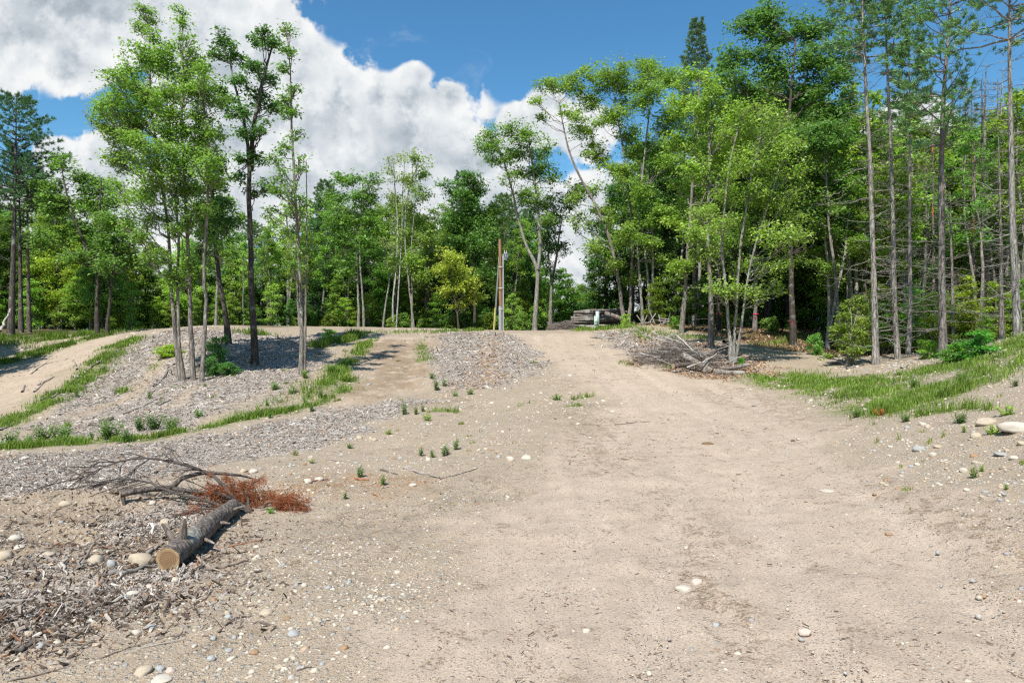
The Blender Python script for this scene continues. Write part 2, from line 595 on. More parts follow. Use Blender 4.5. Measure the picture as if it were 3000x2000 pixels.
def rut_dist(x, y):
    best = np.full(np.shape(x), 1e9)
    for L_ in RUTS:
        for (ax, ay), (bx, by) in zip(L_[:-1], L_[1:]):
            dx, dy = bx - ax, by - ay
            t_ = np.clip(((x - ax) * dx + (y - ay) * dy) / (dx * dx + dy * dy), 0, 1)
            best = np.minimum(best, (x - ax - t_ * dx) ** 2 + (y - ay - t_ * dy) ** 2)
    return np.sqrt(best)


def poly(pts):
    return np.array([at(u, v)[:2] for u, v in pts])


def inside(P, x, y):
    c = np.zeros(x.shape, bool)
    j = len(P) - 1
    for i in range(len(P)):
        (xi, yi), (xj, yj) = P[i], P[j]
        with np.errstate(divide='ignore', invalid='ignore'):
            c ^= ((yi > y) != (yj > y)) & (x < (xj - xi) * (y - yi) / (yj - yi + 1e-12) + xi)
        j = i
    return c


def soft(P, x, y, jit):
    jit = jit * 1.5
    s = np.zeros(x.shape)
    lo, hi = P.min(0) - 3 * jit - 1, P.max(0) + 3 * jit + 1
    k = (x > lo[0]) & (x < hi[0]) & (y > lo[1]) & (y < hi[1])
    if not k.any():
        return s
    xs, ys = x[k], y[k]
    acc = np.zeros(xs.shape)
    N = 8
    for i in range(N):
        ang = i * 2.4
        r = jit * (0.25 + 0.75 * i / N)
        ox = jit * 2.2 * fbm(xs, ys, 0.7, 4, 40) + r * math.cos(ang)
        oy = jit * 2.2 * fbm(xs, ys, 0.7, 4, 60) + r * math.sin(ang)
        acc += inside(P, xs + ox, ys + oy)
    s[k] = acc / N
    return s


ZONES = {
    'mulch': [
        ([(0, 1345), (300, 1312), (600, 1272), (900, 1212), (1090, 1178), (1260, 1172), (1180, 1205), (950, 1290), (640, 1372), (330, 1430), (0, 1462), (-300, 1480), (-300, 1360)], 0.35),
        ([(40, 1262), (160, 1190), (250, 1115), (350, 1030), (430, 983), (510, 966), (620, 964), (720, 968), (800, 983), (1000, 980), (960, 1020), (905, 1075), (860, 1130), (760, 1190), (600, 1240), (420, 1272), (200, 1290)], 0.4),
        ([(1275, 985), (1370, 972), (1470, 973), (1560, 1010), (1590, 1060), (1540, 1105), (1430, 1135), (1330, 1135), (1270, 1110), (1265, 1050)], 0.35),
        ([(1735, 975), (1850, 963), (1960, 985), (2110, 1010), (2200, 1060), (2180, 1100), (2000, 1085), (1900, 1060), (1800, 1025)], 0.5),
        ([(-200, 1690), (150, 1650), (330, 1700), (560, 1690), (470, 1740), (250, 1800), (0, 1850), (-200, 1900)], 0.25),
        ([(250, 1530), (420, 1470), (560, 1460), (640, 1520), (480, 1560), (350, 1600)], 0.2),
    ],
    'road': [
        ([(1480, 975), (1700, 972), (1790, 1020), (1870, 1062), (2010, 1105), (2230, 1128), (2330, 1180), (2450, 1260), (2620, 1380), (2860, 1560), (3300, 1900), (3300, 2400), (900, 2400), (1060, 1960), (1330, 1660), (1560, 1380), (1720, 1230), (1790, 1165), (1700, 1120), (1560, 1045)], 0.5),
        ([(330, 972), (250, 985), (160, 1040), (40, 1085), (-100, 1180), (-100, 1230), (60, 1180), (150, 1095), (260, 1045), (350, 990)], 0.3),
        ([(1060, 985), (1240, 985), (1255, 1060), (1250, 1140), (1180, 1165), (1000, 1190), (960, 1205), (1040, 1120), (1050, 1050)], 0.35),
        ([(40, 1255), (250, 1215), (420, 1160), (480, 1080), (560, 1000), (520, 1000), (420, 1080), (340, 1170), (180, 1225)], 0.4),
        ([(520, 1160), (570, 1130), (620, 1125), (560, 1165), (430, 1215), (380, 1220)], 0.3),
    ],
    'track': [
        ([(40, 1255), (250, 1215), (420, 1160), (480, 1080), (560, 1000), (520, 1000), (420, 1080), (340, 1170), (180, 1225)], 0.3),
        ([(60, 1262), (200, 1250), (420, 1205), (560, 1165), (620, 1125), (570, 1128), (500, 1165), (380, 1212), (200, 1240)], 0.3),
        ([(600, 1245), (760, 1195), (900, 1130), (960, 1090), (990, 1060), (960, 1050), (900, 1110), (760, 1160), (620, 1215)], 0.4),
    ],
    'stain': [
        ([(1880, 1440), (2040, 1440), (2180, 1600), (2300, 1800), (2330, 2000), (2020, 2000), (2000, 1800), (1930, 1600)], 0.25),
        ([(2430, 1300), (2620, 1400), (2850, 1500), (3000, 1600), (3000, 1850), (2800, 1700), (2600, 1520)], 0.3),
        ([(560, 1650), (900, 1530), (1300, 1420), (1520, 1370), (1540, 1420), (1350, 1520), (1100, 1640), (900, 1740), (640, 1800)], 0.35),
        ([(1600, 1160), (1720, 1150), (1820, 1260), (1850, 1400), (1700, 1400), (1680, 1260)], 0.3), ([(2000, 1140), (2200, 1130), (2420, 1230), (2300, 1260), (2150, 1190)], 0.3),
    ],
    'dirt': [
        ([(-200, 1500), (150, 1460), (420, 1470), (650, 1500), (700, 1560), (600, 1640), (560, 1720), (420, 1780), (150, 1840), (-200, 1880)], 0.35),
        ([(1075, 990), (1245, 990), (1255, 1060), (1240, 1140), (1160, 1165), (1010, 1180), (1060, 1090)], 0.5),
        ([(1150, 1195), (1330, 1150), (1420, 1165), (1380, 1185), (1250, 1200)], 0.5),
        ([(420, 1150), (500, 1120), (600, 1120), (520, 1180), (440, 1190)], 0.5),
    ],
    'rust': [
        ([(1420, 980), (1460, 980), (1450, 1050), (1500, 1100), (1400, 1140), (1330, 1135), (1390, 1080)], 0.3),
        ([(1850, 985), (2110, 1010), (2250, 1075), (2150, 1120), (2000, 1090), (1880, 1050)], 0.6),
        ([(1000, 1380), (1200, 1385), (1320, 1415), (1150, 1450), (900, 1460), (650, 1500), (640, 1450), (800, 1420)], 0.3),
    ],
}
ZP = {k: [(poly(p), j) for p, j in v] for k, v in ZONES.items()}


def zone(name, x, y):
    s = np.zeros(np.shape(x))
    for P, j in ZP[name]:
        s = np.maximum(s, soft(P, x, y, j))
    return s


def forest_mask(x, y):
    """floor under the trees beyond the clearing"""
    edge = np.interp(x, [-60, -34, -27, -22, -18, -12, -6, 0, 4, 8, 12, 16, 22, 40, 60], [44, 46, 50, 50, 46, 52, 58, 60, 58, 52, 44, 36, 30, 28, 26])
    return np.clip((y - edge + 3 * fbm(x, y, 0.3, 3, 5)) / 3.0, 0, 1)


# ---------------------------------------------------------------- ground mesh
xs = np.concatenate([-np.geomspace(3000, 46, 40), np.arange(-45, 45.01, 0.14), np.geomspace(46, 3000, 40)])
ys = [3.2]
while ys[-1] < 62:
    ys.append(ys[-1] + max(0.05, 0.0105 * ys[-1]))
ys = np.concatenate([-np.geomspace(3000, 3, 24), np.linspace(-2, 2.9, 12), ys, np.geomspace(64, 3000, 50)])
GX, GY = np.meshgrid(xs, ys)
GZ = base_h(GX, GY) + relief(GX, GY)
RD_ = rut_dist(GX + 0.12 * fbm(GX, GY, 0.8, 3, 131), GY)
RUT = np.exp(-(RD_ / 0.24) ** 2) * np.clip(0.75 + 1.1 * fbm(GX, GY, 0.25, 2, 133), 0.1, 1)
GZ = GZ - 0.045 * RUT + 0.022 * np.exp(-((RD_ - 0.42) / 0.13) ** 2) * np.clip(0.5 + 1.5 * fbm(GX, GY, 1.2, 3, 135), 0, 1)
ny, nx = GX.shape
idx = np.arange(nx * ny).reshape(ny, nx)
quads = np.stack([idx[:-1, :-1], idx[:-1, 1:], idx[1:, 1:], idx[1:, :-1]], -1).reshape(-1, 4)

m, t = new_mat('soil')
tco = t.new('ShaderNodeTexCoord')
O = tco.outputs['Object']
za, zr, zu, zf = t.attr('mulch'), t.attr('road'), t.attr('rust'), t.attr('forest')
big = t.noise(O, 0.35, 4, 0.6)
mid = t.noise(O, 2.3, 5, 0.65)
fine = t.noise(O, 26, 5, 0.7)
grit = t.noise(O, 110, 3, 0.7)
sand = t.mix(big, (0.43, 0.335, 0.235), (0.34, 0.265, 0.185))
road = t.mix(big, (0.46, 0.365, 0.275), (0.395, 0.315, 0.24))
col = t.mix(zr, sand, road)
# damp, darker soil in broken patches and wheel tracks
stain = t.m('MULTIPLY', t.rng(t.noise(O, 1.9, 7, 0.75, 0.5), 0.56, 0.63), t.rng(t.noise(O, 20, 4, 0.75), 0.42, 0.58))
stain = t.m('MULTIPLY', stain, t.rng(t.noise(O, 0.28, 3, 0.6), 0.36, 0.50))
st2 = t.m('MULTIPLY', t.attr('stain'), t.m('MULTIPLY', t.rng(t.noise(O, 3.4, 6, 0.75, 0.6), 0.50, 0.56), t.rng(t.noise(O, 24, 4, 0.75), 0.42, 0.54)))
stain = t.m('MULTIPLY', t.m('MAXIMUM', stain, st2), t.m('MULTIPLY_ADD', t.attr('rut'), -0.85, 1.0))
col = t.mix(t.m('MULTIPLY', t.attr('rut'), 0.6), col, (0.475, 0.385, 0.30))
col = t.mix(t.m('MULTIPLY', stain, 0.85), col, (0.17, 0.115, 0.065))
dz = t.m('MULTIPLY', t.attr('dirt'), t.rng(t.noise(O, 1.6, 6, 0.7), 0.33, 0.52))
col = t.mix(t.m('MULTIPLY', dz, 0.85), col, t.mix(fine, (0.17, 0.115, 0.07), (0.33, 0.245, 0.16)))
# faint wheel tracks along the road
crs = t.noise(t.vm('MULTIPLY', O, (2.2, 0.12, 1.0)), 1.0, 3, 0.5)
col = t.vm('SCALE', col, t.m('MULTIPLY_ADD', t.m('MULTIPLY', zr, t.m('SUBTRACT', crs, 0.5)), 0.3, 1.0))
col = t.vm('SCALE', col, t.m('MULTIPLY_ADD', mid, 0.5, 0.75))
# small stones set in the soil
v1 = t.voro(O, 13, dim='2D')
v2 = t.voro(O, 34, dim='2D')
v3 = t.voro(O, 80, dim='2D')
hgt = None
for vv, thr, rad in ((v1, 0.62, 0.36), (v2, 0.50, 0.38), (v3, 0.62, 0.40)):
    sepc = t.new('ShaderNodeSeparateColor')
    t.put(sepc.inputs[0], vv.outputs['Color'])
    keep = t.m('GREATER_THAN', sepc.outputs[0], t.m('MULTIPLY_ADD', zr, 0.30, thr))
    blob = t.m('MULTIPLY', keep, t.rng(vv.outputs['Distance'], rad, rad * 0.7))
    pc = t.ramp(sepc.outputs[1], [(0, (0.26, 0.26, 0.26)), (0.25, (0.37, 0.36, 0.34)), (0.5, (0.47, 0.40, 0.30)), (0.75, (0.60, 0.54, 0.44)), (1, (0.46, 0.34, 0.23))])
    col = t.mix(t.m('MULTIPLY', blob, t.m('MULTIPLY_ADD', zr, -0.45, 0.75)), col, pc)
    h = t.m('MULTIPLY', blob, t.m('SUBTRACT', 0.5, vv.outputs['Distance']))
    hgt = h if hgt is None else t.m('MULTIPLY_ADD', hgt, 1.6, h)
# wood mulch: crossed slivers, grey with dark gaps
mcol = None
for k, ang in enumerate((0.5, 1.7, 2.7)):
    mp = t.new('ShaderNodeMapping')
    t.put(mp.inputs['Vector'], t.vm('ADD', O, t.vm('SCALE', t.noise(O, 3.0, 2, color=True), 0.35)))
    mp.inputs['Rotation'].default_value = (0, 0, ang)
    mp.inputs['Scale'].default_value = (9, 28, 8)
    vc = t.voro(mp.outputs[0], 1.0, dim='2D')
    sc_ = t.new('ShaderNodeSeparateColor')
    t.put(sc_.inputs[0], vc.outputs['Color'])
    c = t.ramp(sc_.outputs[0], [(0, (0.045, 0.035, 0.03)), (0.25, (0.17, 0.14, 0.12)), (0.55, (0.34, 0.30, 0.26)), (0.85, (0.48, 0.435, 0.385)), (1, (0.62, 0.57, 0.51))])
    mcol = c if mcol is None else t.mix(t.m('GREATER_THAN', sc_.outputs[1], 0.5), mcol, c)
    if k == 0:
        mh = vc.outputs['Distance']
mcol = t.mix(t.m('MULTIPLY', t.rng(mid, 0.42, 0.7), 0.45), mcol, (0.40, 0.32, 0.235))
col = t.mix(za, col, mcol)
rcol = t.mix(t.rng(fine, 0.35, 0.6), (0.17, 0.09, 0.05), (0.44, 0.31, 0.19))
col = t.mix(t.m('MULTIPLY', zu, t.rng(mid, 0.35, 0.65)), col, rcol)
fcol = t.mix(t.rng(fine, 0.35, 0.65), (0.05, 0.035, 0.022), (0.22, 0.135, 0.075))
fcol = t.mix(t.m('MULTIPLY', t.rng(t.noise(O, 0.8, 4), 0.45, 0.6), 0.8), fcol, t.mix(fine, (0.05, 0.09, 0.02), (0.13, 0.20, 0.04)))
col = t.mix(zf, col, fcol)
gr = t.attr('green')
col = t.mix(t.m('MULTIPLY', gr, t.rng(t.noise(O, 5, 4), 0.35, 0.55)), col, t.mix(fine, (0.07, 0.10, 0.02), (0.17, 0.22, 0.05)))
grit2 = t.noise(O, 45, 4, 0.8)
col = t.vm('SCALE', col, t.m('MULTIPLY', t.m('MULTIPLY_ADD', grit, 0.7, 0.65), t.rng(grit2, 0.3, 0.7, 0.72, 1.24)))
hh = t.m('ADD', t.m('MULTIPLY', fine, 0.5), t.m('ADD', t.m('MULTIPLY', hgt, 0.9), t.m('MULTIPLY', grit, 0.22)))
hh = t.m('ADD', hh, t.m('MULTIPLY', t.m('MULTIPLY', mh, za), 0.8))
finish(t, col, 0.95, hh, 0.75, 0.035, 0.15)
M_SOIL = m

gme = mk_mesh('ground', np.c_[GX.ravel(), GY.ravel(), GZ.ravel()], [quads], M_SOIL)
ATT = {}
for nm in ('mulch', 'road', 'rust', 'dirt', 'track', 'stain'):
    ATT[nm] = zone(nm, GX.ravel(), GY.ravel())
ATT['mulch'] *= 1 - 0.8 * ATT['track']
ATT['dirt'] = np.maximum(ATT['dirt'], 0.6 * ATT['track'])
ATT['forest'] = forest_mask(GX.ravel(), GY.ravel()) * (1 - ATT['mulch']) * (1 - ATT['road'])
GREEN_STRIPS = [  # centre line in the photo, half width in metres, blades per square metre, height
    ([(-60, 1322), (60, 1312), (160, 1302), (330, 1292), (440, 1284), (560, 1262), (660, 1243), (760, 1220), (850, 1205)], 0.55, 420, 0.17),
    ([(850, 1205), (910, 1190), (960, 1172), (1005, 1145), (1030, 1110)], 0.40, 200, 0.16),
    ([(900, 1175), (980, 1112), (1000, 1080), (1040, 1040), (1075, 1000)], 0.5, 200, 0.2),
    ([(640, 1245), (760, 1195), (880, 1150), (960, 1090)], 0.9, 30, 0.16),
    ([(-60, 1262), (60, 1222), (150, 1178), (230, 1125), (280, 1080), (330, 1030), (372, 1000)], 0.75, 240, 0.18),
    ([(930, 1018), (970, 1008), (1010, 1000), (1040, 985)], 0.7, 380, 0.34),
    ([(-80, 1060), (40, 1060), (130, 1030), (230, 1000), (300, 985)], 1.5, 160, 0.22),
    ([(-80, 1000), (100, 990), (300, 978)], 2.5, 90, 0.25),
    ([(2270, 1112), (2400, 1120), (2560, 1118), (2700, 1095), (2840, 1062), (3000, 1012), (3120, 950)], 1.7, 300, 0.13),
    ([(2540, 1190), (2640, 1185), (2760, 1150), (2840, 1115), (2960, 1070), (3080, 1020)], 1.2, 330, 0.14),
    ([(2330, 1150), (2450, 1170), (2560, 1200), (2640, 1205)], 0.9, 110, 0.11), ([(2250, 1120), (2350, 1135), (2450, 1140)], 0.7, 120, 0.12), ([(2480, 1150), (2600, 1155), (2750, 1130)], 1.0, 260, 0.16),
    ([(2560, 1212), (2640, 1200), (2720, 1185), (2830, 1140)], 0.4, 420, 0.24),
    ([(2690, 1215), (2760, 1205), (2850, 1195), (2900, 1200)], 0.22, 500, 0.24),
    ([(1690, 967), (1760, 966), (1850, 958)], 0.8, 120, 0.22),
    ([(1860, 965), (1960, 985), (2080, 995)], 1.2, 50, 0.2),
    ([(1880, 985), (1900, 1000)], 0.4, 120, 0.2),
    ([(1480, 1205), (1510, 1195), (1545, 1182)], 0.2, 60, 0.15),
    ([(1660, 1192), (1700, 1188)], 0.16, 420, 0.16), ([(1680, 1172), (1735, 1160)], 0.18, 380, 0.2),
    ([(1262, 1203), (1300, 1204), (1340, 1208)], 0.16, 300, 0.14),
    ([(1820, 1062), (1860, 1072)], 0.22, 180, 0.16), ([(1950, 1075), (1965, 1078)], 0.25, 200, 0.13),
    ([(2200, 1100), (2260, 1118)], 0.4, 150, 0.16), ([(2240, 1010), (2330, 985)], 1.5, 30, 0.15),
    ([(1280, 975), (1340, 970), (1420, 968)], 0.5, 80, 0.2),
    ([(1060, 975), (1150, 972), (1260, 972)], 0.8, 60, 0.13), ([(1230, 1000), (1250, 1060)], 0.5, 60, 0.12),
    ([(700, 975), (790, 985)], 0.6, 120, 0.3), ([(350, 1148), (365, 1150)], 0.2, 400, 0.18), ([(450, 1075), (455, 1080)], 0.25, 200, 0.16),
    ([(500, 1135), (540, 1128)], 0.2, 260, 0.1),
]
STR = []
green = np.zeros(GX.size)
for pts, hw, dn, ht in GREEN_STRIPS:
    W3 = np.array([at(u, v) for u, v in pts])
    seg = np.r_[0, np.cumsum(np.linalg.norm(np.diff(W3[:, :2], axis=0), axis=1))]
    STR.append((W3, seg, hw, dn, ht))
    nn = max(2, int(seg[-1] / 0.25) + 1)
    sx = np.interp(np.linspace(0, seg[-1], nn), seg, W3[:, 0])
    sy = np.interp(np.linspace(0, seg[-1], nn), seg, W3[:, 1])
    k = (GX.ravel() > sx.min() - 3 * hw) & (GX.ravel() < sx.max() + 3 * hw) & (GY.ravel() > sy.min() - 3 * hw) & (GY.ravel() < sy.max() + 3 * hw)
    gxk, gyk = GX.ravel()[k], GY.ravel()[k]
    best = np.full(gxk.shape, 1e9)
    for a, b in zip(sx, sy):
        best = np.minimum(best, (gxk - a) ** 2 + (gyk - b) ** 2)
    green[k] = np.maximum(green[k], np.clip(1.3 - np.sqrt(best) / hw, 0, 1) * min(1.0, dn / 300))
ATT['green'] = green
ATT['rut'] = RUT.ravel()
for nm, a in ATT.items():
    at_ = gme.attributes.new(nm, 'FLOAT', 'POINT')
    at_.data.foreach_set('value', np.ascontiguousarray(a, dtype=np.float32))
tag(obj('ground', gme), 'sandy gravel clearing with bare banks and mulch beds', 'ground', None, 'structure')

# ================================================================ trees
DENS, LGAIN = 2.4, 2.25
def resample(path, rad, k=4):
    path, rad = np.asarray(path, float), np.asarray(rad, float)
    n = len(path)
    tt = np.linspace(0, n - 1, (n - 1) * k + 1)
    # smooth the corners a little
    out = np.stack([np.interp(tt, np.arange(n), path[:, i]) for i in range(3)], 1)
    for _ in range(2):
        out[1:-1] = 0.25 * out[:-2] + 0.5 * out[1:-1] + 0.25 * out[2:]
    return out, np.interp(tt, np.arange(n), rad)


def leaf_sprays(mb, g, centres, per, sr, L, flat=0.5):
    n = len(centres) * per
    Cn = np.repeat(centres, per, 0) + g.normal(size=(n, 3)) * np.array([sr, sr, sr * flat]) * 0.62
    d = rand_dirs(g, n)
    d[:, 2] = d[:, 2] * 0.45 - 0.22
    nr = rand_dirs(g, n) * 0.62 + np.array([-0.05, -0.2, 1.0])
    Ls = L * np.clip(g.lognormal(-0.05, 0.32, n), 0.4, 1.7)
    kites(mb, Cn, Ls, Ls * g.uniform(0.45, 0.8, n), d, nr)


def grow(g, stems, blobs, leaf=0.14, dens=46, spray=0.30, per=13, limb=0.36, flat=0.5, bare=0.45, bflat=0.75, sides=7):
    """stems: list of (path, radii); blobs: (x, y, z, r). Returns wood and leaf collectors."""
    wood, lv = MB(), MB()
    st = []
    for pth, rad in stems:
        P_, R_ = resample(pth, rad)
        if len(P_) > 6:
            wob = np.cumsum(g.normal(size=P_.shape) * 0.022, 0)
            wob -= np.linspace(0, 1, len(P_))[:, None] * wob[-1]
            P_[:, :2] += wob[:, :2] * min(1.0, R_[0] * 6)
        tubes(wood, P_, R_ * g.uniform(0.94, 1.06, len(R_)), sides)
        st.append((P_, R_))
    limbs, limr, tw = [], [], []
    for b in blobs:
        c, r = np.asarray(b[:3], float), b[3]
        best = None
        for P_, R_ in st:
            k = int(np.argmin(((P_ - c) ** 2).sum(1)))
            dd = ((P_[k] - c) ** 2).sum()
            if best is None or dd < best[0]:
                best = (dd, P_, R_)
        _, P_, R_ = best
        k = int(np.argmin(np.abs(P_[:, 2] - c[2])))
        hd = np.linalg.norm((P_[k] - c)[:2])
        za = min(c[2] - hd * g.uniform(0.45, 0.95) - 0.25 * r, P_[-1, 2] - 0.3)
        za = max(za, P_[0, 2] + 0.25 * (P_[-1, 2] - P_[0, 2]) * (1 if c[2] > P_[0, 2] + 3 else 0.2))
        k = int(np.argmin(np.abs(P_[:, 2] - za)))
        A = P_[k]
        v = c - A
        tt = np.linspace(0, 1, 8)[:, None]
        ctrl = A + v * np.array([0.55, 0.55, 0.30])
        cur = (1 - tt) ** 2 * A + 2 * tt * (1 - tt) * ctrl + tt ** 2 * (c + v * 0.12)
        cur[1:-1] += g.normal(size=(6, 3)) * 0.035 * np.linalg.norm(v)
        ln = np.linalg.norm(v)
        r0 = min(R_[k] * limb * 1.3, 0.012 + 0.014 * ln)
        limbs.append(cur)
        limr.append(np.linspace(r0, 0.010, 8))
        ns = max(6, int(dens * DENS * r * r))
        nb = 5 + int(r * 3)
        outw = v * np.array([1, 1, 0.0])
        outw = outw / (np.linalg.norm(outw) + 0.3)
        dirs = norm(rand_dirs(g, nb) * np.array([1, 1, 0.7]) + outw * 0.55 + np.array([0, 0, 0.45]))
        st_ = cur[g.integers(4, 8, nb)]
        en_ = c + dirs * (r * g.uniform(0.6, 1.45, nb))[:, None] * np.array([1, 1, bflat * 1.1])
        md_ = (st_ + en_) / 2 + np.array([0, 0, -0.06 * r]) + g.normal(size=(nb, 3)) * 0.07 * r
        tw.append(np.stack([st_, md_, en_], 1))
        n1 = int(ns * 0.66)
        j = g.integers(0, nb, n1)
        f = g.uniform(0.2, 1.06, n1)[:, None]
        q1 = np.where(f < 0.5, st_[j] + (md_[j] - st_[j]) * f * 2, md_[j] + (en_[j] - md_[j]) * (f - 0.5) * 2)
        q1 = q1 + g.normal(size=(n1, 3)) * r * 0.17 * np.array([1, 1, 0.75])
        q2 = c + g.normal(size=(ns - n1, 3)) * r * 0.52 * np.array([1, 1, bflat])
        sp = np.concatenate([q1, q2])
        leaf_sprays(lv, g, sp, per, spray, leaf, flat)
        nk = int(ns * bare * 0.5)
        if nk:
            k2 = g.choice(n1, min(nk, n1), replace=False)
            tw.append(np.stack([md_[j[k2]], (md_[j[k2]] + q1[k2]) / 2, q1[k2]], 1))
    if limbs:
        tubes(wood, np.array(limbs), np.array(limr), 5)
    if tw:
        T_ = np.concatenate(tw)
        tubes(wood, T_, np.tile(np.array([0.013, 0.009, 0.004]), (len(T_), 1)), 3)
    return wood, lv


def bare_branches(wood, g, P_, R_, z0, z1, gap, L0, L1, droop=-0.1, up=0.15, thick=0.018, sub=5, per=4):
    """thin dead branches round a trunk, each with a few twigs"""
    zs = np.arange(z0, z1, gap) + g.uniform(-0.2, 0.2, len(np.arange(z0, z1, gap))) * gap
    br, rr, tw, tr = [], [], [], []
    for z in zs:
        k = int(np.argmin(np.abs(P_[:, 2] - z)))
        f = (z - z0) / max(z1 - z0, 0.1)
        for _ in range(int(g.integers(max(1, per - 2), per + 2))):
            a = g.uniform(0, 2 * math.pi)
            L = (L0 + (L1 - L0) * f) * (g.uniform(0.5, 1.15) if g.uniform() < 0.6 else g.uniform(0.12, 0.5))
            t_ = np.linspace(0, 1, 7)
            dr, uu = droop + g.normal() * 0.2, up + g.normal() * 0.24
            c = np.stack([math.cos(a) * L * t_, math.sin(a) * L * t_, L * (dr * t_ + uu * t_ ** 2)], 1) + np.array([*P_[k][:2], z])
            c[1:] += g.normal(size=(6, 3)) * 0.02 * L
            br.append(c)
            rr.append(np.linspace(thick * (0.4 + 0.6 * L / max(L0, L1)), 0.004, 7))
            for _s in range(sub):
                q = int(g.integers(2, 7))
                aa = a + g.choice([-1, 1]) * g.uniform(0.5, 1.1)
                l2 = L * g.uniform(0.12, 0.35)
                e = c[q] + np.array([math.cos(aa) * l2, math.sin(aa) * l2, l2 * g.uniform(-0.25, 0.45)])
                tw.append(np.stack([c[q], (c[q] + e) / 2 + g.normal(size=3) * 0.03 * l2, e]))
                tr.append([0.008, 0.006, 0.003])
    if br:
        tubes(wood, np.array(br), np.array(rr), 4)
    if tw:
        tubes(wood, np.array(tw), np.array(tr), 3)


def needle_tufts(mb, g, centres, dirs, per=16, L=0.17, W=0.022, spread=0.9):
    n = len(centres) * per
    Cn = np.repeat(centres, per, 0) + g.normal(size=(n, 3)) * 0.03
    d = norm(np.repeat(dirs, per, 0) + rand_dirs(g, n) * spread + np.array([0, 0, 0.25]))
    Ls = L * g.uniform(0.6, 1.2, n)
    s = norm(np.cross(d, rand_dirs(g, n))) * (W * 0.5)
    V = np.stack([Cn - s, Cn + s, Cn + d * Ls[:, None] + s * 0.4, Cn + d * Ls[:, None] - s * 0.4], 1)
    mb.add(V.reshape(-1, 3), np.arange(n * 4).reshape(-1, 4))


def live_branches(wood, nd, g, P_, z0, z1, gap, Lfun, slope=0.12, up=0.18, tuft=9, per=15, L=0.2, W=0.03, inner=0.35, nb=5, wind=0.0, keep=None):
    br, rr, cs, ds = [], [], [], []
    z = z0
    while z < z1:
        k = int(np.argmin(np.abs(P_[:, 2] - z)))
        a0 = g.uniform(0, 6.28)
        for j in range(nb):
            a = a0 + j * 6.283 / nb + g.uniform(-0.35, 0.35)
            if keep is not None and not keep(a, (z - z0) / (z1 - z0), g):
                continue
            Lb = Lfun((z - z0) / (z1 - z0)) * g.uniform(0.7, 1.12)
            t_ = np.linspace(0, 1, 7)
            s_ = slope + g.normal() * 0.07 + 0.35 * ((z - z0) / (z1 - z0)) ** 2
            c = np.stack([math.cos(a) * Lb * t_ + wind * Lb * t_ ** 2, math.sin(a) * Lb * t_, Lb * (s_ * t_ + up * t_ ** 2)], 1) + np.array([*P_[k][:2], z])
            c[1:] += g.normal(size=(6, 3)) * 0.015 * Lb
            br.append(c)
            rr.append(np.linspace(0.012 + 0.011 * Lb, 0.006, 7))
            nt = max(3, int(tuft * (0.4 + Lb / 2.2)))
            f = g.uniform(inner, 1.0, nt)
            base = np.stack([np.interp(f, t_, c[:, i]) for i in range(3)], 1)
            lat = np.array([-math.sin(a), math.cos(a), 0])
            off = g.uniform(-1, 1, nt) * 0.42 * Lb * (1.08 - f) ** 0.7
            base = base + lat * off[:, None] + np.array([math.cos(a), math.sin(a), 0]) * (np.abs(off) * 0.45)[:, None]
            base[:, 2] += g.normal(size=nt) * 0.05
            cs.append(base)
            ds.append(np.tile(np.array([math.cos(a) + wind, math.sin(a), 0.35]), (nt, 1)) + lat * np.sign(off)[:, None] * 0.6)
        z += gap * g.uniform(0.75, 1.25) * (1.0 - 0.35 * (z - z0) / (z1 - z0))
    if br:
        tubes(wood, np.array(br), np.array(rr), 4)
        needle_tufts(nd, g, np.concatenate(cs), norm(np.concatenate(ds)), per, L, W)


def plant_tree(name, cat, label, base, wood, lv, leafcol, barkcol, group=None, mleaf=None, extra=None):
    t = thing(name, label, cat, tuple(base), group)
    if wood is not None:
        obj('trunk', wood.build('trunk', M_BARK, True, base), t, barkcol)
    if lv is not None and lv.n:
        obj('crown', lv.build('crown', mleaf or M_LEAF, False, base), t, tuple(LGAIN * np.array(leafcol)))
    return t


def hero(seed, d, stems, blobs, r0, rt=0.03, big=1.0, leaf=0.13, dens=60, per=13, spray=0.24, dj=0.7, **kw):
    """stems and crown given where they show in the photo, built at depth d"""
    g = np.random.default_rng(seed)
    base = None
    S = []
    for k, st in enumerate(stems):
        P_ = np.array([px(u, v, d) for u, v in st])
        if k == 0:
            base = g3(P_[0, 0], P_[0, 1])
        rr = r0 * 0.55 * (0.82 ** k)
        P_[0, 2] = float(gz(P_[0, 0], P_[0, 1])) - 0.15 if abs(st[0][1] - stems[0][0][1]) < 12 else P_[0, 2]
        P_[1:, 1] += np.cumsum(g.normal(size=len(P_) - 1)) * 0.12
        f = np.linspace(0, 1, len(P_))
        rad = rr * (1 - f) ** 0.85 + rt * f
        if st[0][1] > 900:
            rad[0] *= 1.35
        S.append((P_, rad))
    B = []
    for b in blobs:
        dd = d + (b[3] if len(b) > 3 else g.normal() * dj * (0.6 + b[2] / 60))
        p = px(b[0], b[1], dd)
        rr_ = 1.2 * big * b[2] / FPX * dd
        B.append((*p, rr_ * 0.8))
        for _ in range(2):
            o_ = rand_dirs(g, 1)[0] * g.uniform(0.5, 1.0) * rr_
            B.append((*(p + o_), rr_ * g.uniform(0.3, 0.6)))
    wood, lv = grow(g, S, B, leaf, dens, spray, per, **kw)
    return base, wood, lv


GREEN = (0.082, 0.143, 0.030)
DARK = (0.045, 0.094, 0.030)
LIME = (0.122, 0.192, 0.040)
MIDG = (0.066, 0.124, 0.030)
GREYBARK = (0.27, 0.24, 0.205)
DARKBARK = (0.10, 0.085, 0.07)
PALEBARK = (0.34, 0.32, 0.28)
PINE = (0.045, 0.095, 0.040)

